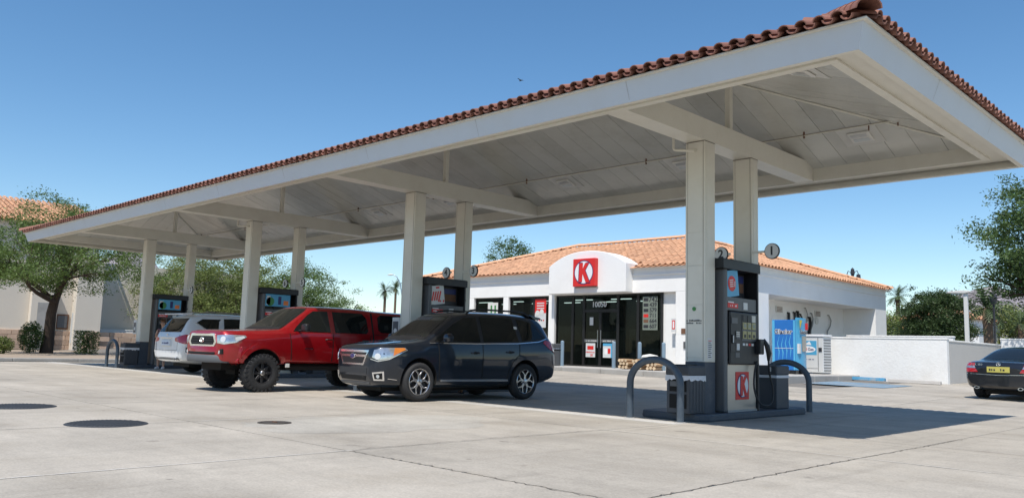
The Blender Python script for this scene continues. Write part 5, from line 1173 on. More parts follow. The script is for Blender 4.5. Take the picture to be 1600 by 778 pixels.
trk, trk_b, sk = make_car('pickup_truck', 'bright red lifted pickup truck with black wheels and a matching red bed cap', 'truck', S, (1.62, -1.62), .49, (.400, .275, .225, 'offroad', 1.62), 'paint_red', (-16.85, 10.42, .0), R(-88.6), hw=.95, cr={2: .6, 4: .5, 5: .7, 6: .65, 3: .3})
sk.patch('grille_surround', [(2.5, .52, .93), (2.5, .60, 1.02), (2.5, .50, 1.19), (2.5, -.50, 1.19), (2.5, -.60, 1.02), (2.5, -.52, .93)], F, 'chrome', trk, .016, .08)
gr = sk.patch('grille_mesh', [(2.5, .46, .965), (2.5, .51, 1.03), (2.5, .44, 1.145), (2.5, -.44, 1.145), (2.5, -.51, 1.03), (2.5, -.46, .965)], F, 'matte_black', trk, .022, .08)
for z_ in (1.0, 1.05, 1.10): sk.line('grille_slat', [(2.5, .45, z_), (2.5, -.45, z_)], F, 'plastic', gr, .014, .03)
b = MB(); b.tube([(2.545, .075*math.cos(k*math.pi/9), 1.06+.052*math.sin(k*math.pi/9)) for k in range(18)], .010, 6, closed=True); b.tube([(2.55, .036*math.cos(k*math.pi/6), 1.065+.043*math.sin(k*math.pi/6)) for k in range(12)], .008, 6, closed=True); b.tube([(2.55, .055*math.cos(k*math.pi/6), 1.085+.018*math.sin(k*math.pi/6)) for k in range(12)], .008, 6, closed=True); b.build('badge', 'chrome', trk, smooth=True)
bp = MB(); P = [(2.38, -.90), (2.60, -.62), (2.66, 0), (2.60, .62), (2.38, .90)]
def bumper(z0, z1, off, m, name, par, half=.93, nose=2.60, back=2.15):
    b = MB(); n = 16; vs = []
    for k in range(n+1):
        y = -half+2*half*k/n; u_ = abs(y/.93); x = nose-(nose-back)*u_**4*.9-.06*u_**2; vs += [(x-.16, y*.97, z0), (x+off-.02, y, z0), (x+off, y, z0+.03), (x+off, y, z1-.03), (x+off-.03, y, z1), (x-.16, y*.97, z1)]
    b.add(vs, [(k*6+q, k*6+(q+1)%6, (k+1)*6+(q+1)%6, (k+1)*6+q) for k in range(n) for q in range(6)]+[tuple(range(6))[::-1], tuple(n*6+q for q in range(6))]); return b.build(name, m, par, smooth=True, ang=45)
fb = bumper(.70, .93, .02, 'paint_red', 'front_bumper', trk); bumper(.755, .83, .034, 'matte_black', 'bumper_intake', fb, .58); bumper(.60, .755, .05, 'bumper_grey', 'bumper_guard', fb, .80); bumper(.60, .70, .0, 'paint_red', 'bumper_valance', fb, .90)
def tl_(sd):
    d = (-.8, -sd*.6, 0); D_ = (0, -sd, 0); Y_ = sd*.93; P = lambda pl: [(x, Y_, z) for x, z in pl]
    hl = sk.patch('headlight', [(2.48, sd*.60, 1.0), (2.42, sd*.78, .975), (2.2, sd*.87, 1.02), (2.02, sd*.90, 1.13), (2.06, sd*.89, 1.17), (2.35, sd*.76, 1.175), (2.48, sd*.57, 1.16)], d, 'headlamp', trk, .008, .06)
    sk.patch('lamp_barrel', [(2.4, sd*(.72+.07*math.cos(k*math.pi/8)), 1.08+.06*math.sin(k*math.pi/8)) for k in range(16)], d, 'lamp_inner', hl, .014, .05)
    sk.patch('indicator', [(2.2, sd*.86, 1.03), (2.05, sd*.90, 1.12), (2.10, sd*.89, 1.15), (2.22, sd*.85, 1.12)], d, 'lens', hl, .013, .05)
    b = MB(); b.box(2.34, 2.505, min(sd*.60, sd*.80), max(sd*.60, sd*.80), .775, .885); fg = b.build('fog_recess', 'matte_black', trk, bevel=.01); b = MB(); b.lathe([(0, 2.512), (.035, 2.512), (.038, 2.49)], 14, axis='x', c=(0, sd*.69, .815)); b.build('fog_light', 'lens', fg)
    # flared fender lip
    for ax in (1.62, -1.62):
        R0, R1 = .492, .60; pl = [(ax+R1*math.cos(R(a)), .43+R1*math.sin(R(a))) for a in range(8, 173, 11)]+[(ax+R0*math.cos(R(a)), .43+R0*math.sin(R(a))) for a in range(172, 7, -11)]
        sk.patch('fender_flare', P(pl), D_, 'paint_red', trk, .030, .12, .03)
    sk.patch('door', P([(.90, .66), (-.10, .66), (-.12, 1.27), (.98, 1.26)]), D_, 'paint_red', trk, .006, .15)
    sk.patch('door', P([(-.13, .66), (-.90, .66), (-1.10, .95), (-1.18, 1.27), (-.13, 1.27)]), D_, 'paint_red', trk, .006, .15)
    for q_ in ([(.93, .66), (.96, 1.0), (1.0, 1.25)], [(-.115, .66), (-.125, 1.27)], [(-.92, .66), (-1.11, .95), (-1.19, 1.27)]): sk.line('door_gap', P(q_), D_, 'matte_black', trk, .014, .009, .12)
    sk.patch('window', P([(.90, 1.30), (.80, 1.40), (.48, 1.67), (.32, 1.765), (-.06, 1.775), (-.06, 1.30)]), D_, 'glass_tint', trk, .010, .10)
    sk.patch('window', P([(-.19, 1.30), (-.19, 1.775), (-1.02, 1.775), (-1.12, 1.66), (-1.12, 1.36), (-1.06, 1.30)]), D_, 'glass_tint', trk, .010, .10)
    sk.patch('window', P([(-1.50, 1.34), (-1.42, 1.40), (-1.42, 1.70), (-1.50, 1.76), (-2.48, 1.76), (-2.56, 1.70), (-2.56, 1.40), (-2.48, 1.34)]), D_, 'glass_tint', trk, .010, .10)
    sk.line('cab_gap', P([(-1.26, .66), (-1.26, 1.80)]), D_, 'matte_black', trk, .045, .004, .12); sk.line('cap_gap', P([(-1.29, 1.285), (-2.70, 1.285)]), D_, 'matte_black', trk, .012, .005, .12)
    for hx in (-.02+.12-.1, -1.02): b = MB(); yy = sd*.92; b.tube([(hx+.09, yy, 1.14), (hx+.06, yy+sd*.03, 1.145), (hx-.06, yy+sd*.03, 1.145), (hx-.09, yy, 1.14)], .014, 8); b.build('door_handle', 'black', trk, smooth=True)
    b = MB(); b.tube([(.76, sd*.87, 1.31), (.74, sd*.98, 1.33)], .028, 8); b.build('mirror_arm', 'black', trk, smooth=True)
    b = MB(); b.box(.64, .78, min(sd*.95, sd*1.16), max(sd*.95, sd*1.16), 1.29, 1.47); b.build('mirror', 'black', trk, bevel=.05, segs=3)
    sk.line('badge_script', P([(.62, .93), (.40, .93)]), D_, 'chrome', trk, .022, .008, .1)
    b = MB(); b.box(-.85, .95, min(sd*.55, sd*.72), max(sd*.55, sd*.72), .46, .56); b.build('sill_rail', 'matte_black', trk, bevel=.02)
    b = MB(); b.box(.98, 1.06, min(sd*.87, sd*.92), max(sd*.87, sd*.92), .52, .60); b.build('step_bracket', 'offwhite', trk)
    b = MB(); b.tube([(1.62, sd*.35, .42), (1.62, sd*.62, .40)], .06, 8); b.tube([(1.95, sd*.30, .50), (1.60, sd*.6, .36)], .03, 6); b.build('suspension_arm', 'matte_black', trk)
    b = MB(); b.box(-2.76, -2.70, min(sd*.72, sd*.88), max(sd*.72, sd*.88), .85, 1.2); b.build('taillight', 'taillight', trk, bevel=.01)
two(tl_)
sk.patch('windshield_frame', [(.98, .74, 1.33), (.98, -.74, 1.33), (.28, -.60, 1.83), (.28, .60, 1.83)], F, 'black', trk, .003, .08)
sk.patch('windshield', [(.98, .72, 1.345), (.98, -.72, 1.345), (.28, -.575, 1.81), (.28, .575, 1.81)], F, 'glass_tint', trk, .007, .08)
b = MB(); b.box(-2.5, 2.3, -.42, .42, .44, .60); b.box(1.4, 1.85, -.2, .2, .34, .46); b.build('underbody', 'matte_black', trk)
b = MB(); b.tube([(-1.0, .45, 1.91), (-1.06, .45, 2.0)], .012, 6); b.build('antenna', 'black', trk)
# ---------------------------------------------------------------- white SUV (seen from behind); front is +x, drives away
S = [
 (2.45, H(.40, .55, .44, .60, .55, .60, .75, .55, .85, .50, .88, .35, .90, .90)),
 (2.30, H(.26, .80, .34, .85, .55, .85, .82, .78, .94, .70, .98, .50, 1.0, 1.01)),
 (1.50, H(.24, .90, .32, .95, .55, .95, .92, .90, 1.04, .82, 1.09, .60, 1.13, 1.14)),
 (1.05, H(.24, .92, .32, .975, .55, .975, .94, .93, 1.08, .84, 1.14, .62, 1.18, 1.19)),
 (.30, H(.24, .92, .32, .98, .55, .98, .95, .94, 1.10, .70, 1.58, .56, 1.65, 1.665)),
 (.10, H(.24, .92, .32, .98, .55, .98, .95, .94, 1.10, .70, 1.62, .55, 1.69, 1.705)),
 (-1.2, H(.24, .92, .32, .98, .57, .98, .97, .94, 1.13, .69, 1.66, .54, 1.73, 1.75)),
 (-2.0, H(.26, .92, .34, .975, .60, .975, .98, .93, 1.15, .67, 1.62, .53, 1.70, 1.72)),
 (-2.32, H(.30, .90, .38, .955, .62, .955, .99, .90, 1.16, .66, 1.55, .52, 1.64, 1.66)),
 (-2.46, H(.32, .88, .40, .94, .62, .93, .98, .86, 1.15, .74, 1.32, .56, 1.37, 1.38)),
 (-2.60, H(.34, .82, .42, .90, .62, .885, .96, .80, 1.10, .72, 1.14, .55, 1.16, 1.16)),
 (-2.66, H(.44, .70, .48, .78, .62, .76, .86, .68, .98, .60, 1.02, .45, 1.03, 1.03)),
]
wsv, wsv_b, sk = make_car('suv', 'white SUV seen from behind at the far left pump with dark rear glass', 'car', S, (1.45, -1.45), .42, (.375, .235, .24, 'plain', 1.66), 'paint_white', (-25.45, 13.7, 0), R(91), s=1.09, hw=.98)
B_ = (1, 0, 0)
sk.patch('rear_window', [(-2.5, .66, 1.17), (-2.5, -.66, 1.17), (-2.4, -.56, 1.56), (-2.4, .56, 1.56)], B_, 'glass_tint', wsv, .012, .08)
b = MB(); b.prism([(-2.22, 1.73), (-2.52, 1.70), (-2.54, 1.665), (-2.28, 1.66)], 'y', -.60, .60); b.build('roof_spoiler', 'paint_white', wsv, bevel=.012)
b = MB(); b.box(-2.70, -2.655, -.26, .26, .79, .93); pl_ = b.build('plate', 'plate', wsv); print_blocks('plate_number', 8, .085, 'navy', pl_, (-2.703, 0, .86), (R(90), 0, R(-90)))
sk.patch('plate_recess', [(-2.6, .30, .76), (-2.6, .30, .98), (-2.6, -.30, .98), (-2.6, -.30, .76)], B_, 'offwhite', wsv, .006, .08); sk.line('chrome_bar', [(-2.6, .34, 1.0), (-2.6, -.34, 1.0)], B_, 'chrome', wsv, .03, .02, .1)
sk.line('tailgate_gap', [(-2.6, .70, 1.1), (-2.6, .66, .66), (-2.6, -.66, .66), (-2.6, -.70, 1.1)], B_, 'black', wsv, .010, .004, .1); sk.line('bumper_gap', [(-2.6, .88, .70), (-2.6, .66, .66)], B_, 'black', wsv, .010, .004, .1)
sk.patch('bumper_step', [(-2.6, .74, .40), (-2.6, .74, .46), (-2.6, -.74, .46), (-2.6, -.74, .40)], B_, 'bumper_grey', wsv, .008, .1)
b = MB(); b.lathe([(.032, -2.68), (.04, -2.68), (.04, -2.55), (.032, -2.55)], 14, axis='x', c=(0, -.62, .42)); b.build('exhaust', 'chrome', wsv)
b = MB(); b.prism([(.0+.035*math.cos(k*math.pi/8), 1.09+.03*math.sin(k*math.pi/8)) for k in range(16)], 'x', -2.665, -2.655); b.build('badge', 'chrome', wsv)
def wl_(sd):
    D_ = (0, -sd, 0); Y_ = sd*.97; P = lambda pl: [(x, Y_, z) for x, z in pl]
    sk.patch('taillight', [(-2.62, sd*.48, .92), (-2.62, sd*.48, 1.0), (-2.5, sd*.80, 1.10), (-2.2, sd*.95, 1.08), (-2.05, sd*.97, 1.0), (-2.3, sd*.95, .88), (-2.5, sd*.86, .84)], (.75, -sd*.65, 0), 'taillight', wsv, .010, .06)
    sk.patch('window', P([(-1.60, 1.20), (-1.52, 1.50), (-1.45, 1.56), (-2.0, 1.55), (-2.18, 1.45), (-1.9, 1.24)]), D_, 'glass_tint', wsv, .010, .08)
    sk.patch('window', P([(-1.42, 1.19), (-1.36, 1.58), (-.38, 1.60), (-.38, 1.16)]), D_, 'glass_tint', wsv, .010, .1); sk.patch('window', P([(-.28, 1.16), (-.28, 1.60), (.12, 1.58), (.62, 1.30), (.78, 1.16)]), D_, 'glass_tint', wsv, .010, .1)
    sk.patch('door', P([(-.30, .42), (-.95, .42), (-1.05, .8), (-1.40, 1.14), (-.30, 1.14)]), D_, 'paint_white', wsv, .005, .15); sk.patch('door', P([(-.28, .42), (-.28, 1.14), (.85, 1.12), (.85, .42)]), D_, 'paint_white', wsv, .005, .15)
    sk.line('window_trim', P([(-2.22, 1.44), (-1.92, 1.22), (-1.5, 1.17), (.85, 1.13)]), D_, 'chrome', wsv, .018, .012)
    b = MB(); b.tube([(.72, sd*.93, 1.14), (.70, sd*1.04, 1.16)], .025, 8); b.box(.62, .74, min(sd*1.0, sd*1.2), max(sd*1.0, sd*1.2), 1.12, 1.28); b.build('mirror', 'paint_white', wsv, bevel=.03, segs=2)
    b = MB(); b.tube([(.0, sd*.60, 1.70), (-.2, sd*.62, 1.76), (-1.8, sd*.60, 1.77), (-2.0, sd*.58, 1.71)], .018, 6); b.build('roof_rail', 'steel', wsv)
    sk.patch('headlight', [(2.35, sd*.55, .72), (2.0, sd*.86, .80), (1.95, sd*.86, .92), (2.3, sd*.6, .88)], (-.75, -sd*.65, 0), 'headlamp', wsv, .008, .08)
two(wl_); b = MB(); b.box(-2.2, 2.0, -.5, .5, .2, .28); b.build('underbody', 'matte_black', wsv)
sk.patch('windshield', [(1.0, .72, 1.2), (1.0, -.72, 1.2), (.35, -.6, 1.62), (.35, .6, 1.62)], F, 'glass_tint', wsv, .007, .1)
# ---------------------------------------------------------------- black coupe (seen from behind)
S = [
 (2.28, H(.40, .55, .44, .60, .50, .60, .60, .55, .66, .50, .69, .35, .70, .70)),
 (2.10, H(.22, .76, .30, .80, .45, .80, .66, .74, .74, .66, .77, .5, .79, .79)),
 (1.40, H(.20, .82, .28, .865, .48, .865, .74, .80, .84, .72, .87, .52, .89, .90)),
 (.80, H(.20, .83, .28, .87, .48, .87, .78, .82, .88, .74, .92, .55, .94, .95)),
 (.10, H(.20, .83, .28, .87, .48, .87, .80, .83, .90, .62, 1.25, .48, 1.31, 1.325)),
 (-.30, H(.20, .83, .28, .87, .50, .87, .82, .835, .92, .60, 1.33, .46, 1.385, 1.40)),
 (-.95, H(.20, .83, .28, .87, .50, .87, .84, .835, .94, .59, 1.28, .46, 1.34, 1.355)),
 (-1.62, H(.22, .83, .30, .87, .52, .868, .86, .82, .955, .68, .99, .50, 1.02, 1.03)),
 (-1.80, H(.22, .83, .30, .868, .52, .862, .87, .81, .955, .70, .985, .50, 1.0, 1.005)),
 (-2.12, H(.25, .80, .33, .85, .52, .835, .86, .78, .945, .68, .97, .48, .985, .985)),
 (-2.28, H(.28, .74, .36, .81, .54, .79, .82, .72, .90, .62, .93, .42, .94, .94)),
 (-2.35, H(.36, .66, .42, .74, .54, .70, .70, .62, .76, .52, .80, .38, .81, .81)),
]
cpe, cpe_b, sk = make_car('coupe', 'glossy black coupe seen from behind with red taillights and yellow plate', 'car', S, (1.36, -1.36), .36, (.325, .235, .22, 'plain', 1.50), 'paint_black', (-5.62, 26.5, .09), R(84), s=1.03, hw=.88)
sk.patch('rear_window', [(-1.5, .60, 1.03), (-1.5, -.60, 1.03), (-1.0, -.47, 1.31), (-1.0, .47, 1.31)], B_, 'glass_tint', cpe, .006, .08)
b = MB(); b.box(-2.372, -2.34, -.26, .26, .70, .84); pl_ = b.build('plate', 'plate_yellow', cpe); print_blocks('plate_number', 8, .085, 'ink', pl_, (-2.374, 0, .765), (R(90), 0, R(-90)))
b = MB(); b.tube([(-2.34, .05*math.cos(k*math.pi/8), .90+.045*math.sin(k*math.pi/8)) for k in range(16)], .006, 6, closed=True)
for a in (90, 210, 330): b.tube([(-2.34, 0, .90), (-2.34, .048*math.cos(R(a)), .90+.045*math.sin(R(a)))], .005, 4)
b.build('badge', 'chrome', cpe)
text('model_letters', 'CLK 350', .075, 'chrome', cpe, (-2.315, .52, .885), (R(90), 0, R(-90)), .003, .001)
sk.line('bumper_strip', [(-2.3, .74, .655), (-2.3, 0, .63), (-2.3, -.74, .655)], B_, 'chrome', cpe, .012, .006, .1); sk.line('trunk_edge', [(-2.3, .72, .945), (-2.3, 0, .96), (-2.3, -.72, .945)], B_, 'chrome', cpe, .010, .005, .1)
def cl_(sd):
    D_ = (0, -sd, 0); Y_ = sd*.87; P = lambda pl: [(x, Y_, z) for x, z in pl]; d = (.8, -sd*.6, 0)
    tl = sk.patch('taillight', [(-2.33, sd*.46, .70), (-2.30, sd*.60, .92), (-2.05, sd*.80, .93), (-1.95, sd*.83, .84), (-2.1, sd*.82, .74), (-2.3, sd*.70, .69)], d, 'taillight', cpe, .008, .06)
    sk.patch('reverse_lamp', [(-2.32, sd*.52, .79), (-2.31, sd*.55, .845), (-2.0, sd*.82, .86), (-2.02, sd*.82, .80)], d, 'headlamp', tl, .012, .06)
    b = MB(); b.lathe([(.035, -2.40), (.052, -2.40), (.052, -2.25), (.035, -2.25)], 16, axis='x'); b.v = [(x, y*1.25+sd*.50, z*.75+.31) for x, y, z in b.v]; b.build('exhaust', 'chrome', cpe, smooth=True)
    sk.patch('window', P([(.45, .97), (.10, 1.18), (-.25, 1.29), (-.7, 1.28), (-1.1, 1.18), (-1.30, 1.02), (-1.2, .97)]), D_, 'glass_tint', cpe, .006, .08)
    sk.patch('door', P([(.75, .36), (-.55, .36), (-.60, .93), (.80, .91)]), D_, 'paint_black', cpe, .005, .15)
    b = MB(); b.tube([(.42, sd*.82, .95), (.40, sd*.92, .98)], .02, 6); b.box(.34, .45, min(sd*.9, sd*1.07), max(sd*.9, sd*1.07), .94, 1.07); b.build('mirror', 'paint_black', cpe, bevel=.03, segs=2)
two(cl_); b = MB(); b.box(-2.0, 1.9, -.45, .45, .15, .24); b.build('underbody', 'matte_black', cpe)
sk.patch('windshield', [(.7, .64, .96), (.7, -.64, .96), (.12, -.52, 1.27), (.12, .52, 1.27)], F, 'glass_tint', cpe, .005, .1)
# ================================================================ PEOPLE
D('dress', (0.05, 0.03, 0.035), 0.8, var=0.6, scale=14, dirt=0.8, dark=(0.45, 0.20, 0.20), dscale=16)
D('hair', (0.10, 0.045, 0.02), 0.6, var=0.2, scale=30); D('shoe_white', (0.75, 0.75, 0.75), 0.5); D('shorts', (0.05, 0.06, 0.09), 0.8, var=.2); D('shirt', (0.30, 0.31, 0.33), 0.8, var=.1); D('sandal', (0.02, 0.02, 0.02), 0.6)
def skin_mesh(verts, edges, root, levels=2):
    me = bpy.data.meshes.new('tmp'); me.from_pydata([v[:3] for v in verts], edges, []); o = bpy.data.objects.new('tmp', me); COL.objects.link(o)
    o.modifiers.new('skin', 'SKIN'); sv = me.skin_vertices[0].data
    for i, v in enumerate(verts): r = v[3]; sv[i].radius = (r if not isinstance(r, tuple) else r[0], r if not isinstance(r, tuple) else r[1]); sv[i].use_root = (i == root)
    o.modifiers.new('s', 'SUBSURF').levels = levels; o.modifiers['s'].render_levels = levels; m = evaluated(o); bpy.data.objects.remove(o); m.polygons.foreach_set('use_smooth', [True]*len(m.polygons)); return m
def person(loc, rz, label, pose, dress, hair_long):
    t = thing('person', loc, label, 'person', None, rz)
    # +x is forward
    V = [(0,0,.93,(.15,.12)), (0,0,1.08,(.13,.10)), (.01,0,1.24,(.15,.11)), (.0,0,1.37,(.13,.09)), (.0,0,1.44,.055), (.015,0,1.49,.05), (.02,0,1.56,(.075,.085)), (.025,0,1.63,(.07,.08)), (.02,0,1.67,.05)]
    E_ = [(i, i+1) for i in range(8)]
    for sd in (1, -1):
        k = len(V); lx = pose['leg'][0 if sd > 0 else 1]
        V += [(0, sd*.09, .88, .095), (lx*.4, sd*.10, .68, .078), (lx*.7+.01, sd*.10, .48, .055), (lx*.8-.01, sd*.10, .32, .056), (lx, sd*.10, .10, .036), (lx+.01, sd*.105, .05, .038), (lx+.09, sd*.115, .035, .034), (lx+.16, sd*.12, .028, .024)]
        E_ += [(0, k)]+[(k+i, k+i+1) for i in range(7)]
        k = len(V); el, ha = pose['arm'][0 if sd > 0 else 1]
        V += [(0, sd*.16, 1.36, .055), (el[0]*.5, sd*(.18+el[1])*.98, 1.36-(1.36-el[2])*.5, .045), (el[0], sd*(.19+el[1]), el[2], .038), ((el[0]+ha[0])/2, sd*((.19+el[1])+ha[1])/2, (el[2]+ha[2])/2, .034), (ha[0], sd*ha[1], ha[2], .024)]
        E_ += [(3, k)]+[(k+i, k+i+1) for i in range(4)]
        d = (Vector(ha)-Vector((el[0], .19+el[1], el[2]))).normalized(); d = Vector((d.x, sd*d.y, d.z)); h = Vector((ha[0], sd*ha[1], ha[2])); pk = len(V); pc = h+d*.05
        V.append((pc.x, pc.y, pc.z, .026)); E_.append((pk-1, pk)); side = d.cross(Vector((0, 0, 1)));
        if side.length < .1: side = Vector((1, 0, 0))
        side.normalize(); cur = d.cross(side)
        for f in range(4):
            o = side*(f-1.5)*.019; k2 = len(V); L_ = (.052, .062, .058, .045)[f]; a = pc+o+d*.035; q = a+d*L_*.6+cur*.008; e = q+d*L_*.35+cur*.022; V += [(*a, .0095), (*q, .0085), (*e, .007)]; E_ += [(pk, k2), (k2, k2+1), (k2+1, k2+2)]
        k2 = len(V); a = pc-side*.032; e = a+d*.03-side*.018; V += [(*a, .010), (*e, .008)]; E_ += [(pk, k2), (k2, k2+1)]
    me = skin_mesh(V, E_, 0, 2); me.materials.append(M['skin']); o = bpy.data.objects.new('body', me); COL.objects.link(o); o.parent = t
    for sd in (1, -1):
        b = MB(); b.lathe([(0, -.004), (.012, 0), (0, .004)], 8, axis='x', c=(.105, sd*.03, 1.60)); b.build('eye', 'ink', t)
        b = MB(); b.tube([(.02, sd*.085, 1.62), (.015, sd*.092, 1.59), (.02, sd*.085, 1.56)], [.008, .014, .008], 6); b.build('ear', 'skin', t, smooth=True)
    b = MB(); b.tube([(.10, 0, 1.61), (.122, 0, 1.575), (.105, 0, 1.565)], [.008, .013, .008], 6); b.build('nose', 'skin', t, smooth=True); b = MB(); b.box(.100, .108, -.022, .022, 1.528, 1.536); b.build('mouth', 'rust', t)
    # hair
    hv = [(.0, 0, 1.695, .05), (-.02, 0, 1.66, (.095, .10)), (-.035, 0, 1.58, (.10, .085))]
    if hair_long: hv += [(-.05, 0, 1.48, (.10, .06)), (-.06, 0, 1.36, (.11, .05)), (-.05, 0, 1.26, (.07, .03))]
    hm_ = skin_mesh(hv, [(i, i+1) for i in range(len(hv)-1)], 1, 2); hm_.materials.append(M['hair']); o = bpy.data.objects.new('hair', hm_); COL.objects.link(o); o.parent = t
    # clothing as lathed, flattened shells that stand a little off the body
    def shell(name, rings, m):
        b = MB(); n = 20; vs = []
        for (cx_, z, rx_, ry_) in rings:
            for k in range(n): a = 2*math.pi*k/n; w_ = 1+.03*math.sin(5*a+z*9); vs.append((cx_+rx_*w_*math.cos(a), ry_*w_*math.sin(a), z))
        b.add(vs, [(j*n+k, j*n+(k+1)%n, (j+1)*n+(k+1)%n, (j+1)*n+k)[::-1] for j in range(len(rings)-1) for k in range(n)]); return b.build(name, m, t, smooth=True, ang=80)
    if dress: shell('dress', [(0, 1.43, .07, .12), (0, 1.40, .115, .19), (.01, 1.28, .135, .185), (0, 1.08, .12, .155), (0, .95, .15, .18), (.01, .78, .18, .205), (.02, .62, .20, .225)], dress)
    else:
        shell('shirt', [(0, 1.43, .07, .12), (0, 1.40, .125, .20), (.01, 1.25, .145, .20), (0, 1.05, .145, .18), (0, .90, .15, .18)], 'shirt'); shell('shorts', [(0, .98, .14, .17), (0, .85, .16, .20), (.02, .58, .16, .21)], 'shorts')
    for sd in (1, -1):
        lx = pose['leg'][0 if sd > 0 else 1]; b = MB(); b.tube([(lx-.07, sd*.10, .045), (lx-.03, sd*.10, .055), (lx+.06, sd*.11, .05), (lx+.15, sd*.12, .036), (lx+.21, sd*.125, .03)], [.03, .045, .046, .042, .02], 12); b.v = [(x, y, max(.004, z)) for x, y, z in b.v]
        if dress: b.build('shoe', 'shoe_white', t, smooth=True)
        else:
            b = MB(); b.prism([(lx-.08, sd*.10-.035), (lx+.0, sd*.10-.038), (lx+.2, sd*.11-.045), (lx+.22, sd*.11+.03), (lx+.1, sd*.11+.05), (lx-.08, sd*.10+.035)][::sd], 'z', .001, .022); b.build('sandal_sole', 'sandal', t)
            b = MB(); b.tube([(lx+.10, sd*.11-.05, .02), (lx+.10, sd*.11-.03, .075), (lx+.10, sd*.11+.03, .078), (lx+.10, sd*.11+.055, .02)], .009, 6); b.tube([(lx-.03, sd*.10-.045, .02), (lx, sd*.10-.042, .09), (lx, sd*.10+.042, .09), (lx-.03, sd*.10+.045, .02)], .008, 6); b.build('sandal_strap', 'sandal', t)
    return t
person((-28.95, 12.15, 0), R(-40), 'person in a dark flowered dress with long brown hair standing at the far left pump', {'leg': (.03, -.03), 'arm': (((.10, .03, 1.12), (.26, .10, 1.30)), ((.06, .02, 1.10), (.24, .14, 1.16)))}, 'dress', True)
person((-14.12, 13.05, 0), R(150), 'person behind the grey SUV, only a sandalled foot showing under the car', {'leg': (.05, -.12), 'arm': (((.05, .02, 1.10), (.22, .2, 1.02)), ((.02, .02, 1.10), (.16, .22, .95)))}, None, False)
# ================================================================ TREES
def quads_mesh(name, P, m):
    """P: (n,4,3) array of leaf quads"""
    n = len(P); me = bpy.data.meshes.new(name); me.vertices.add(n*4); me.vertices.foreach_set('co', P.reshape(-1).astype(np.float32)); me.loops.add(n*4); me.loops.foreach_set('vertex_index', np.arange(n*4, dtype=np.int32)); me.polygons.add(n); me.polygons.foreach_set('loop_start', np.arange(0, n*4, 4, dtype=np.int32)); me.update(calc_edges=True); me.materials.append(M[m]); me.validate(); return me
def leaves(C, size, aspect=.35, droop=0.0, up=.3):
    n = len(C); d = RNG.normal(size=(n, 3)); d[:, 2] = d[:, 2]*.6-droop; d /= np.linalg.norm(d, axis=1)[:, None]; r = RNG.normal(size=(n, 3)); r[:, 2] += 0; s = np.cross(d, r); s /= np.linalg.norm(s, axis=1)[:, None]+1e-9
    L_ = size*RNG.uniform(.6, 1.4, n)[:, None]; W_ = L_*aspect
    return np.stack([C-d*L_*.5, C+s*W_*.5, C+d*L_*.5, C-s*W_*.5], 1)
def tree(name, loc, label, h, spread, trunk_h, trunk_r, leafm, nclump, per, lsize, clump=.45, group=None, seed=0, flat=.55, lean=0.0, barkm='bark', droop=.15, bottom=None, shape='dome', cat='tree'):
    rnd = random.Random(seed); t = thing(name, loc, label, cat, group)
    b = MB(); tips = []
    top = Vector((lean, 0, trunk_h)); pts = [Vector((0, 0, -.05)), Vector((lean*.2, .02, trunk_h*.35)), Vector((lean*.55, -.04, trunk_h*.7)), top]
    b.tube(pts, [trunk_r*1.25, trunk_r, trunk_r*.9, trunk_r*.8], 10)
    def grow(p, d, L_, r, lev):
        q = p; P = [p]; dd = d.copy(); n = 4
        for k in range(n): dd = (dd+Vector((rnd.uniform(-.22, .22), rnd.uniform(-.22, .22), rnd.uniform(-.10, .14)))).normalized(); q = q+dd*L_/n; P.append(q)
        b.tube(P, [r*(1-.6*k/n) for k in range(n+1)], 5 if lev else 7, cap=False)
        if lev >= 2: tips.append(q); tips.append(P[2]); return
        for k in range(3 if lev else 4):
            s_ = P[rnd.choice((2, 3, 4))]; nd = (dd+Vector((rnd.uniform(-1, 1), rnd.uniform(-1, 1), rnd.uniform(-.25, .55)))).normalized(); grow(s_, nd, L_*rnd.uniform(.5, .75), r*.45, lev+1)
    nb = 7; cz0 = trunk_h
    for k in range(nb):
        a = 2*math.pi*k/nb+rnd.uniform(-.3, .3); e = rnd.uniform(.25, 1.1); d = Vector((math.cos(a)*math.cos(e), math.sin(a)*math.cos(e), math.sin(e))); grow(top-Vector((0, 0, rnd.uniform(0, trunk_h*.15))), d, spread*.62, trunk_r*.5, 0)
    b.build('trunk', barkm, t, smooth=True, ang=80)
    # crown clumps
    cb = bottom if bottom is not None else trunk_h*.8; cen = np.array([lean, 0, (h+cb)/2]); rad = np.array([spread, spread, (h-cb)/2]); C = []
    tp = np.array([list(v) for v in tips])
    for k in range(nclump):
        if k % 3 == 0 and len(tp): c = tp[rnd.randrange(len(tp))]+RNG.normal(size=3)*.25
        else:
            v = RNG.normal(size=3); v /= np.linalg.norm(v); rr = RNG.uniform(.45, 1.0)**.6
            rr *= 1+(.30 if shape == 'umbrella' else .18)*math.sin(4*v[0]+seed)*math.cos(5*v[1]+2*seed)+.14*math.sin(9*v[2]+7*v[0]+seed)
            if shape == 'umbrella' and v[2] < 0: v[2] *= .55
            c = cen+v*rad*rr
        C.append(c)
    C = np.array(C); sz = RNG.uniform(.5, 1.35, len(C))*clump
    cnt = np.maximum(8, (per*sz/clump*1.0)).astype(int); idx = np.repeat(np.arange(len(C)), cnt); off = RNG.normal(size=(len(idx), 3))*sz[idx][:, None]*np.array([.62, .62, .62*flat])
    Q = C[idx]+off; Q = Q[Q[:, 2] > .05]
    me = quads_mesh('crown', leaves(Q, lsize, droop=droop), leafm); o = bpy.data.objects.new('crown', me); COL.objects.link(o); o.parent = t
    return t
G1 = 'feathery trees behind the canopy'
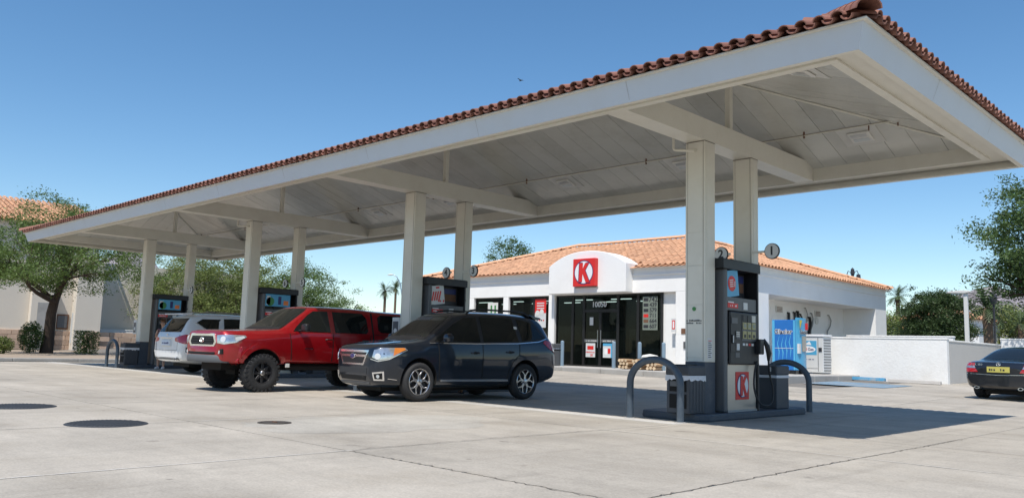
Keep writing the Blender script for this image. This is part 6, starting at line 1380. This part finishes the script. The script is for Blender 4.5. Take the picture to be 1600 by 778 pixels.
tree('mesquite_tree', (-47.8, 14.0, .12), 'large feathery green mesquite tree on the left with a dark leaning trunk', 8.1, 4.9, 3.0, .28, 'leaf_mesquite', 440, 125, .13, .48, None, 3, lean=.7, bottom=1.9, shape='umbrella', droop=.25)
tree('mesquite_tree', (-61.0, 27.8, .1), 'feathery green tree just right of the farthest pump column', 7.4, 5.2, 1.8, .25, 'leaf_olive', 420, 110, .15, .55, None, 11, bottom=.8, droop=.25)
tree('mesquite_tree', (-58.4, 30.4, .1), 'feathery green tree between the middle canopy columns', 7.9, 4.6, 1.8, .25, 'leaf_olive', 400, 110, .15, .55, None, 12, bottom=.8, droop=.25)
tree('mesquite_tree', (-56.0, 34.4, .1), 'feathery green tree standing right of the third canopy column', 7.2, 3.7, 1.8, .25, 'leaf_mesquite', 400, 110, .15, .55, None, 13, bottom=.8, droop=.25)
tree('mesquite_tree', (-70.0, 33.0, .1), 'paler feathery tree farther back between two green ones', 8.0, 5.0, 2.2, .25, 'leaf_pale', 300, 60, .26, .7, None, 14, bottom=.8)
tree('mesquite_tree', (-45.3, 46.2, .2), 'sparse round topped tree rising behind the left end of the store roof', 9.5, 1.9, 5.0, .22, 'leaf_mid', 190, 60, .17, .42, None, 21, bottom=5.6)
for k, (x, y, h_, l) in enumerate(((-92, 72, 3.6, 'low pale tree under the two palms'), (-100, 88, 4.2, 'low pale tree right of the two palms'), (-84, 60, 4.0, 'low pale tree left of the two palms'))): tree('bushy_tree', (x, y, .1), l, h_, 4.0, 1.2, .2, 'leaf_pale', 130, 45, .34, .8, None, 31+k, bottom=.4)
tree('round_tree', (-19.9, 65.5, .2), 'dense dark green round tree behind the low white wall', 6.1, 2.4, 1.5, .22, 'leaf_dark', 700, 120, .16, .40, None, 41, bottom=1.0, droop=-.15)
tree('round_tree', (-28.6, 73.0, .2), 'small dark tree close beside the rear corner of the store', 4.6, 2.6, 1.2, .2, 'leaf_dark', 180, 55, .26, .6, None, 42, bottom=.5)
tree('bushy_tree', (-33, 92.0, .2), 'yellow green tree behind the small tiled house', 5.2, 4.2, 1.5, .25, 'leaf_olive', 260, 70, .26, .7, None, 43, bottom=1)
tree('bushy_tree', (-24.5, 103, .2), 'yellow green tree left of the arched tiled house', 7.5, 4.6, 1.5, .25, 'leaf_olive', 260, 70, .28, .7, None, 44, bottom=1)
tree('bushy_tree', (-15.0, 108, .2), 'yellow green tree right of the arched tiled house', 9.0, 6.0, 1.5, .25, 'leaf_olive', 300, 55, .36, .8, None, 45, bottom=1)
tree('shade_tree', (-6.6, 40.7, .2), 'big dark green tree overhanging the right edge of the picture', 9.6, 3.7, 3.0, .35, 'leaf_mid', 700, 110, .15, .45, None, 51, bottom=3.0, droop=.3)
def shrub(x, y, r, h_, label, m='leaf_shrub', seed=1, box=False):
    rnd = np.random.default_rng(seed); t = thing('shrub', (x, y, .12), label, 'shrub', 'shrubs in the left planting strip'); n = int(3600*r*h_)+900
    if box: C = np.stack([rnd.uniform(-r, r, n), rnd.uniform(-r, r, n), rnd.uniform(.05, h_, n)], 1)
    else: v = rnd.normal(size=(n, 3)); v /= np.linalg.norm(v, axis=1)[:, None]; C = v*rnd.uniform(.5, 1.05, n)[:, None]*np.array([r, r, h_/2])+np.array([0, 0, h_/2])
    me = quads_mesh('foliage', leaves(C, .085, .5), m); o = bpy.data.objects.new('foliage', me); COL.objects.link(o); o.parent = t
    b = MB()
    for k in range(5): a = k*1.26; b.tube([(0, 0, 0), (.3*r*math.cos(a), .3*r*math.sin(a), h_*.7)], .02, 5)
    b.build('stem', 'bark', t)
shrub(-47.7, 13.2, .6, 1.65, 'upright green shrub just left of the mesquite trunk', seed=2); shrub(-46.2, 15.4, .52, 1.25, 'clipped green shrub right of the mesquite trunk', box=True, seed=3); shrub(-45.2, 11.2, .6, .85, 'low loose green shrub at the left edge near the kerb', 'leaf_olive', 4); shrub(-46.8, 10.8, .6, .95, 'low green shrub farther back at the left edge', 'leaf_shrub', 5)
def palm(x, y, h_, r, label, fr=1.6, n=26, seed=1, date=False):
    rnd = random.Random(seed); t = thing('palm_tree', (x, y, 0), label, 'palm tree'); b = MB(); b.tube([(0, 0, 0), (.05, 0, h_*.5), (.0, .05, h_)], [r*1.2, r, r*.95], 9); b.build('trunk', 'palm_bark', t, smooth=True)
    vs = []; fs = []
    b = MB()
    for k in range(n):
        a = rnd.uniform(0, 6.28); e = rnd.uniform(-.5, 1.35); L_ = fr*rnd.uniform(.8, 1.15); p = Vector((0, 0, h_)); d = Vector((math.cos(a)*math.cos(e), math.sin(a)*math.cos(e), math.sin(e))); sd_ = Vector((-math.sin(a), math.cos(a), 0)); m = 9
        for j in range(m):
            q = p+d*L_/m; d = (d+Vector((0, 0, -.13))).normalized(); w_ = L_*(.20 if date else .26)*math.sin(math.pi*(j+.8)/(m+.8))
            for s_ in (1, -1): tip = p+d*(L_/m*1.3)+sd_*s_*w_+Vector((0, 0, -.25*w_)); b.add([tuple(p), tuple(p+d*L_/m*.55), tuple(tip)], [(0, 1, 2)])
            b.add([tuple(p-sd_*.015), tuple(p+sd_*.015), tuple(q+sd_*.01), tuple(q-sd_*.01)], [(0, 1, 2, 3)]); p = q
    b.build('crown', 'leaf_palm', t)
    b = MB()
    for k in range(14): a = rnd.uniform(0, 6.28); b.add([(r*math.cos(a), r*math.sin(a), h_-.1), (r*math.cos(a+.6), r*math.sin(a+.6), h_-.1), (r*1.9*math.cos(a+.3), r*1.9*math.sin(a+.3), h_-.1-fr*.5)], [(0, 1, 2)])
    b.build('dead_frond', 'palm_bark', t)
palm(-120.6, 90.4, 10.9, .25, 'left and lower of the two thin fan palms in the distance', 1.9, 34, 1); palm(-119.2, 91.7, 11.4, .22, 'right and taller of the two thin fan palms in the distance', 1.9, 34, 2)
palm(-50.4, 146, 11.7, .35, 'distant fan palm standing beyond the store, right of its rear corner', 2.6, 34, 3); palm(-21.2, 84.0, 6.0, .42, 'stout date palm in front of the arched tiled house', 2.9, 60, 4, True); palm(-18.9, 85.5, 4.6, .28, 'shorter slim palm beside the stout date palm', 1.8, 30, 5, True); palm(-36.5, 88, 4.6, .25, 'small palm half hidden behind the store corner', 2.0, 26, 6, True); palm(-15.2, 96, 6.3, .3, 'palm just left of the big overhanging tree', 2.2, 34, 7)
# ================================================================ BACKGROUND BUILDINGS AND LAMPS
t = thing('large_building', (-66, 18, 0), 'tall cream stucco building at the far left with tiled roof and brick base', 'building')
LB = (66, -18, 0)
def lb(name, x0, x1, y0, y1, z0, z1, m, bev=0, par=None): b = MB(); b.box(x0, x1, y0, y1, z0, z1); o = b.build(name, m, par or t, bevel=bev); o.location = LB if par is None else (0, 0, 0); return o
lb('wall', -75, -60, -12, 20.3, .1, 8.4, 'stucco_far'); lb('wall', -75, -61.5, 20.3, 33, .1, 6.3, 'stucco_far'); lb('cornice', -75, -59.9, -12, 20.35, 6.35, 6.6, 'stucco_far', .03)
lb('pier', -60, -59.3, 18.9, 20.6, .1, 6.2, 'stucco_far', .03); lb('pier', -60.0, -59.6, 16.3, 17.9, .1, 4.2, 'stucco_far', .03); o = lb('door', -59.62, -59.58, 16.7, 17.5, .1, 3.2, 'kerb'); lb('white_sign', -59.59, -59.55, 21.0-2.2, 21.2-2.2, .6, 2.6, 'poster_white')
pq = lb('wall_plaque', -59.99, -59.93, 17.95, 18.75, 1.5, 2.5, 'rust'); lb('plaque_panel', -59.93, -59.9, 18.05, 18.65, 1.6, 2.4, 'pump_grey', par=pq)
lb('awning_pipe', -61.4, -61.3, 23.9, 24.1, .1, 5.6, 'offwhite')
k = 0; z = .12
for r in range(4):
    y = -2+(.22 if r % 2 else 0)
    while y < 24: x = -59.28 if 18.9 < y < 20.4 else -59.99; bb = MB(); bb.box(x-.02, x+.10, y+.008, y+.84, z+.008, z+.31); o = bb.build('brick', 'brick', t, bevel=.01); o.location = LB; y += .86
    z += .32
rb = MB(); org = (-59.4, -12, 8.45)
tile_field(org, (0, 1), (-1, 0), 32.5, 7.2, lambda x, y: True, .36, .42, tile_mesh('q', .5, .13, .11, 3, .01), rb); o = rb.build('roof_tile', 'tile_store', t, smooth=True); o.location = LB; o['kind'] = 'stuff'
b = MB(); b.prism([(-59.5, 8.40), (-66.3, 8.40+6.8*PT), (-75, 8.40)], 'y', -12, 20.4); o = b.build('roof', 'tile_store', t); o.location = LB
# sand coloured low wall and things between it and the canopy
lowwall('low_wall', -61.2, -60.9, 20.8, 60, .1, 1.6, 'low sand coloured wall beyond the left planting strip')
t = thing('wooden_post', (-37.4, 14.6, .12), 'short brown wooden post beside the far left guard', 'post'); b = MB(); b.box(-.05, .05, -.05, .05, 0, .95); b.build('shaft', 'firewood', t, bevel=.01); b = MB(); b.box(-.056, .056, -.056, .056, .80, .86); b.build('band', 'yellow', t)
# arched house on the right
def bld(name, cx, cy, w_, d_, h_, rh, label, arch_=False, hip=True):
    t = thing(name, (cx, cy, .1), label, 'building'); b = MB(); b.box(-w_/2, w_/2, -d_/2, d_/2, 0, h_); b.build('wall', 'stucco', t)
    rb = MB(); x0, x1, y0, y1 = -w_/2-.4, w_/2+.4, -d_/2-.4, d_/2+.4; mx_ = min(w_, d_)/2+.4; q = tile_mesh('q', .5, .15, .12, 3, .01)
    for sd, org, ud, nu, L_ in (('f', (x0, y0, h_+.05), (1, 0), (0, 1), x1-x0), ('r', (x1, y0, h_+.05), (0, 1), (-1, 0), y1-y0), ('l', (x0, y1, h_+.05), (0, -1), (1, 0), y1-y0), ('b', (x1, y1, h_+.05), (-1, 0), (0, -1), x1-x0)):
        dd = {'f': lambda x, y: y-y0, 'b': lambda x, y: y1-y, 'r': lambda x, y: x1-x, 'l': lambda x, y: x-x0}[sd]
        tile_field(org, ud, nu, L_, mx_*1.06, lambda x, y, dd=dd: dd(x, y) <= min(x-x0, x1-x, y-y0, y1-y)+.1, .38, .44, q, rb)
    o = rb.build('roof_tile', 'tile_store', t, smooth=True); o['kind'] = 'stuff'
    b = MB(); hx = w_/2+.4-mx_; hy = d_/2+.4-mx_; zt = h_+PT*mx_; b.add([(x0, y0, h_), (x1, y0, h_), (x1, y1, h_), (x0, y1, h_), (-hx, -hy, zt), (hx, -hy, zt), (hx, hy, zt), (-hx, hy, zt)], [(0,1,5,4), (1,2,6,5), (2,3,7,6), (3,0,4,7), (4,5,6,7), (3,2,1,0)]); b.build('roof', 'tile_store', t)
    return t
t = bld('arched_house', -28.4, 97.5, 8.0, 8.0, 5.3, 1.5, 'white stucco house with orange tile roof and a dark arched opening, behind the lamp post')
b = MB(); P = [(-1.9, .3), (1.3, .3), (1.3, 2.4)]+[(-.3+1.6*math.cos(R(a)), 2.4+1.5*math.sin(R(a))) for a in range(15, 180, 15)]+[(-1.9, 2.4)]; b.prism(P, 'y', -4.06, -4.001); b.build('arched_opening', 'matte_black', t)
b = MB(); b.box(-4.1, 4.1, -4.15, -4.001, 3.95, 4.1); b.build('band_course', 'stucco', t)
for k in range(3): b = MB(); b.box(.2+.5*k, .5+.5*k, -4.05, -4.001, 4.35, 4.95); b.build('window', 'glass_tint', t)
t = thing('white_building', (-12.5, 100, .1), 'long plain white wall of a building at the right behind the palms', 'building'); b = MB(); b.box(-7, 26, -3, 3, 0, 3.9); b.build('wall', 'stucco', t); b = MB(); b.box(-7.1, 26.1, -3.1, 3.1, 3.9, 4.1); b.build('coping', 'stucco', t); b = MB(); b.box(-6, -3.5, -3.08, -3.001, 0, 2.2); b.build('gate', 'pump_grey', t)
t = bld('tiled_house', -31.5, 96, 7.5, 6, 4.2, 1.2, 'small white house with orange tile roof beside the store corner'); b = MB(); b.prism([(-4.4, 2.2), (-3.1, 3.0), (-3.1, 2.9), (-4.4, 2.1)], 'x', -2.2, 2.2); b.build('red_awning', 'red', t)
for k in range(2): b = MB(); b.box(-2.6+3.2*k, -1.6+3.2*k, -3.05, -3.001, 1.0, 2.4); b.build('window', 'glass_tint', t)
# parking lot lamp with flat wing head
t = thing('parking_lamp', (-15.0, 55.0, .2), 'pale square lot lamp with a wide flat head, beside the round tree', 'street lamp'); b = MB(); b.box(-.11, .11, -.11, .11, 0, 5.0); b.build('pole', 'offwhite', t, bevel=.02); b = MB(); P = [(-1.05, .0), (-.9, .09), (-.2, .15), (.25, .12), (.3, .02), (0, -.05)]; b.prism([(x, 5.05+z) for x, z in P], 'y', -.22, .22); b.build('lamp_head', 'offwhite', t, bevel=.02); b = MB(); b.box(-.8, -.2, -.15, .15, 4.96, 4.985); b.build('lens', 'lens', t)
t = thing('black_street_lamp', (-16.6, 67.6, .1), 'thin black street lamp between the palms and the overhanging tree', 'street lamp'); b = MB(); b.tube([(0, 0, 0), (0, 0, 5.2)], .07, 8); b.build('pole', 'ink', t, smooth=True); b = MB(); b.lathe([(.0, 5.2), (.16, 5.2), (.26, 5.65), (.2, 5.9), (0, 6.1)], 10); b.build('lantern', 'ink', t)
t = thing('roof_lantern', (-23.85, 60.1, .1), 'black triple lantern lamp rising above the rear of the store roof', 'street lamp'); b = MB(); b.tube([(0, 0, 0), (0, 0, 7.2)], .08, 8); b.build('pole', 'ink', t, smooth=True)
for a in (-1, 0, 1):
    b = MB(); b.tube([(0, 0, 6.8), (a*.15, 0, 7.25), (a*.32, 0, 7.35), (a*.42, 0, 7.1)], .03, 6)
    if a: b.lathe([(0, 7.1), (.14, 7.05), (.17, 6.7), (0, 6.6)], 10, c=(a*.42, 0, 0))
    else: b.lathe([(0, 7.6), (.13, 7.45), (.15, 7.1), (0, 7.05)], 10)
    b.build('lantern', 'ink', t)
t = thing('street_lamp', (-71.6, 56.1, 0), 'tall curved arm street lamp far away above the red pickup', 'street lamp'); b = MB(); b.tube([(0, 0, 0), (-.05, -.05, 6.4), (-.25, -.2, 7.8), (-.6, -.45, 8.6), (-.95, -.7, 8.85)], [.07, .055, .05, .04, .035], 8); b.build('pole', 'steel', t, smooth=True); b = MB(); b.tube([(-.9, -.68, 8.85), (-1.15, -.87, 8.83), (-1.45, -1.1, 8.8)], [.04, .10, .05], 8); b.build('lamp_head', 'offwhite', t, smooth=True)
t = thing('utility_pole', (-108, 86, 0), 'thin pale pole right of the distant palms', 'pole'); b = MB(); b.tube([(0, 0, 0), (0, 0, 12.5)], .09, 6); b.build('shaft', 'steel', t); b = MB(); b.lathe([(0, 12.5), (.12, 12.5), (0, 12.7)], 8); b.build('cap', 'steel', t)
# small bird high in the sky
t = thing('bird', (-53.9, 55.6, 27.1), 'tiny dark bird high in the blue sky', 'bird'); b = MB(); b.tube([(-.25, 0, 0), (-.1, 0, .02), (.1, 0, .02), (.25, 0, .0)], [.01, .06, .05, .01], 6); b.build('body', 'ink', t); b = MB(); b.add([(-.08, 0, .03), (.1, 0, .03), (.0, .45, .14), (-.08, .4, .12)], [(0, 1, 2, 3)]); b.add([(-.08, 0, .03), (.1, 0, .03), (.0, -.45, .14), (-.08, -.4, .12)], [(0, 3, 2, 1)]); b.build('wing', 'ink', t)
# mountains
def mountain(name, pts, depth, seed, zs=1.0):
    rnd = random.Random(seed); b = MB(); n = len(pts); rows = 7; vs = []
    for j in range(rows):
        f = j/(rows-1)
        for (x, y, z) in pts: k = 1+.10*math.sin(j*2.1+x*.01)+rnd.uniform(-.05, .05); vs.append((x*(1-.18*(1-f))+rnd.uniform(-12, 12), y*(1-.18*(1-f))+rnd.uniform(-12, 12), -6 if j == 0 else z*f**1.15*k))
    b.add(vs, [(j*n+i, j*n+i+1, (j+1)*n+i+1, (j+1)*n+i) for j in range(rows-1) for i in range(n-1)]); vs2 = [(x*1.25, y*1.25, -6) for x, y, z in pts]; k = len(b.v)
    b.add(vs2, []); b.f += [((rows-1)*n+i, (rows-1)*n+i+1, k+i+1, k+i) for i in range(n-1)]; b.mi += [0]*(n-1)
    o = b.build(name, 'mountain', smooth=True, ang=60); tag(o, kind='structure')
def ray_pt(az_deg, dist, z): return (dist*math.sin(R(az_deg)), dist*math.cos(R(az_deg)), z)
prof = [(-30, 0), (-26, 20), (-22.5, 55), (-20.8, 95), (-19.8, 120), (-18.6, 110), (-17.4, 128), (-16.6, 150), (-15.6, 165), (-14.7, 172), (-13.6, 168), (-12.6, 150), (-11.2, 120), (-9.5, 90), (-6, 70), (0, 40), (8, 10)]
mountain('mountain', [ray_pt(a, 2300, z) for a, z in prof], 300, 5)
prof = [(-76, 0), (-73, 110), (-71, 210), (-69.8, 235), (-68.6, 215), (-67, 150), (-64, 60), (-60, 10)]
mountain('mountain', [ray_pt(a, 2300, z) for a, z in prof], 300, 8)
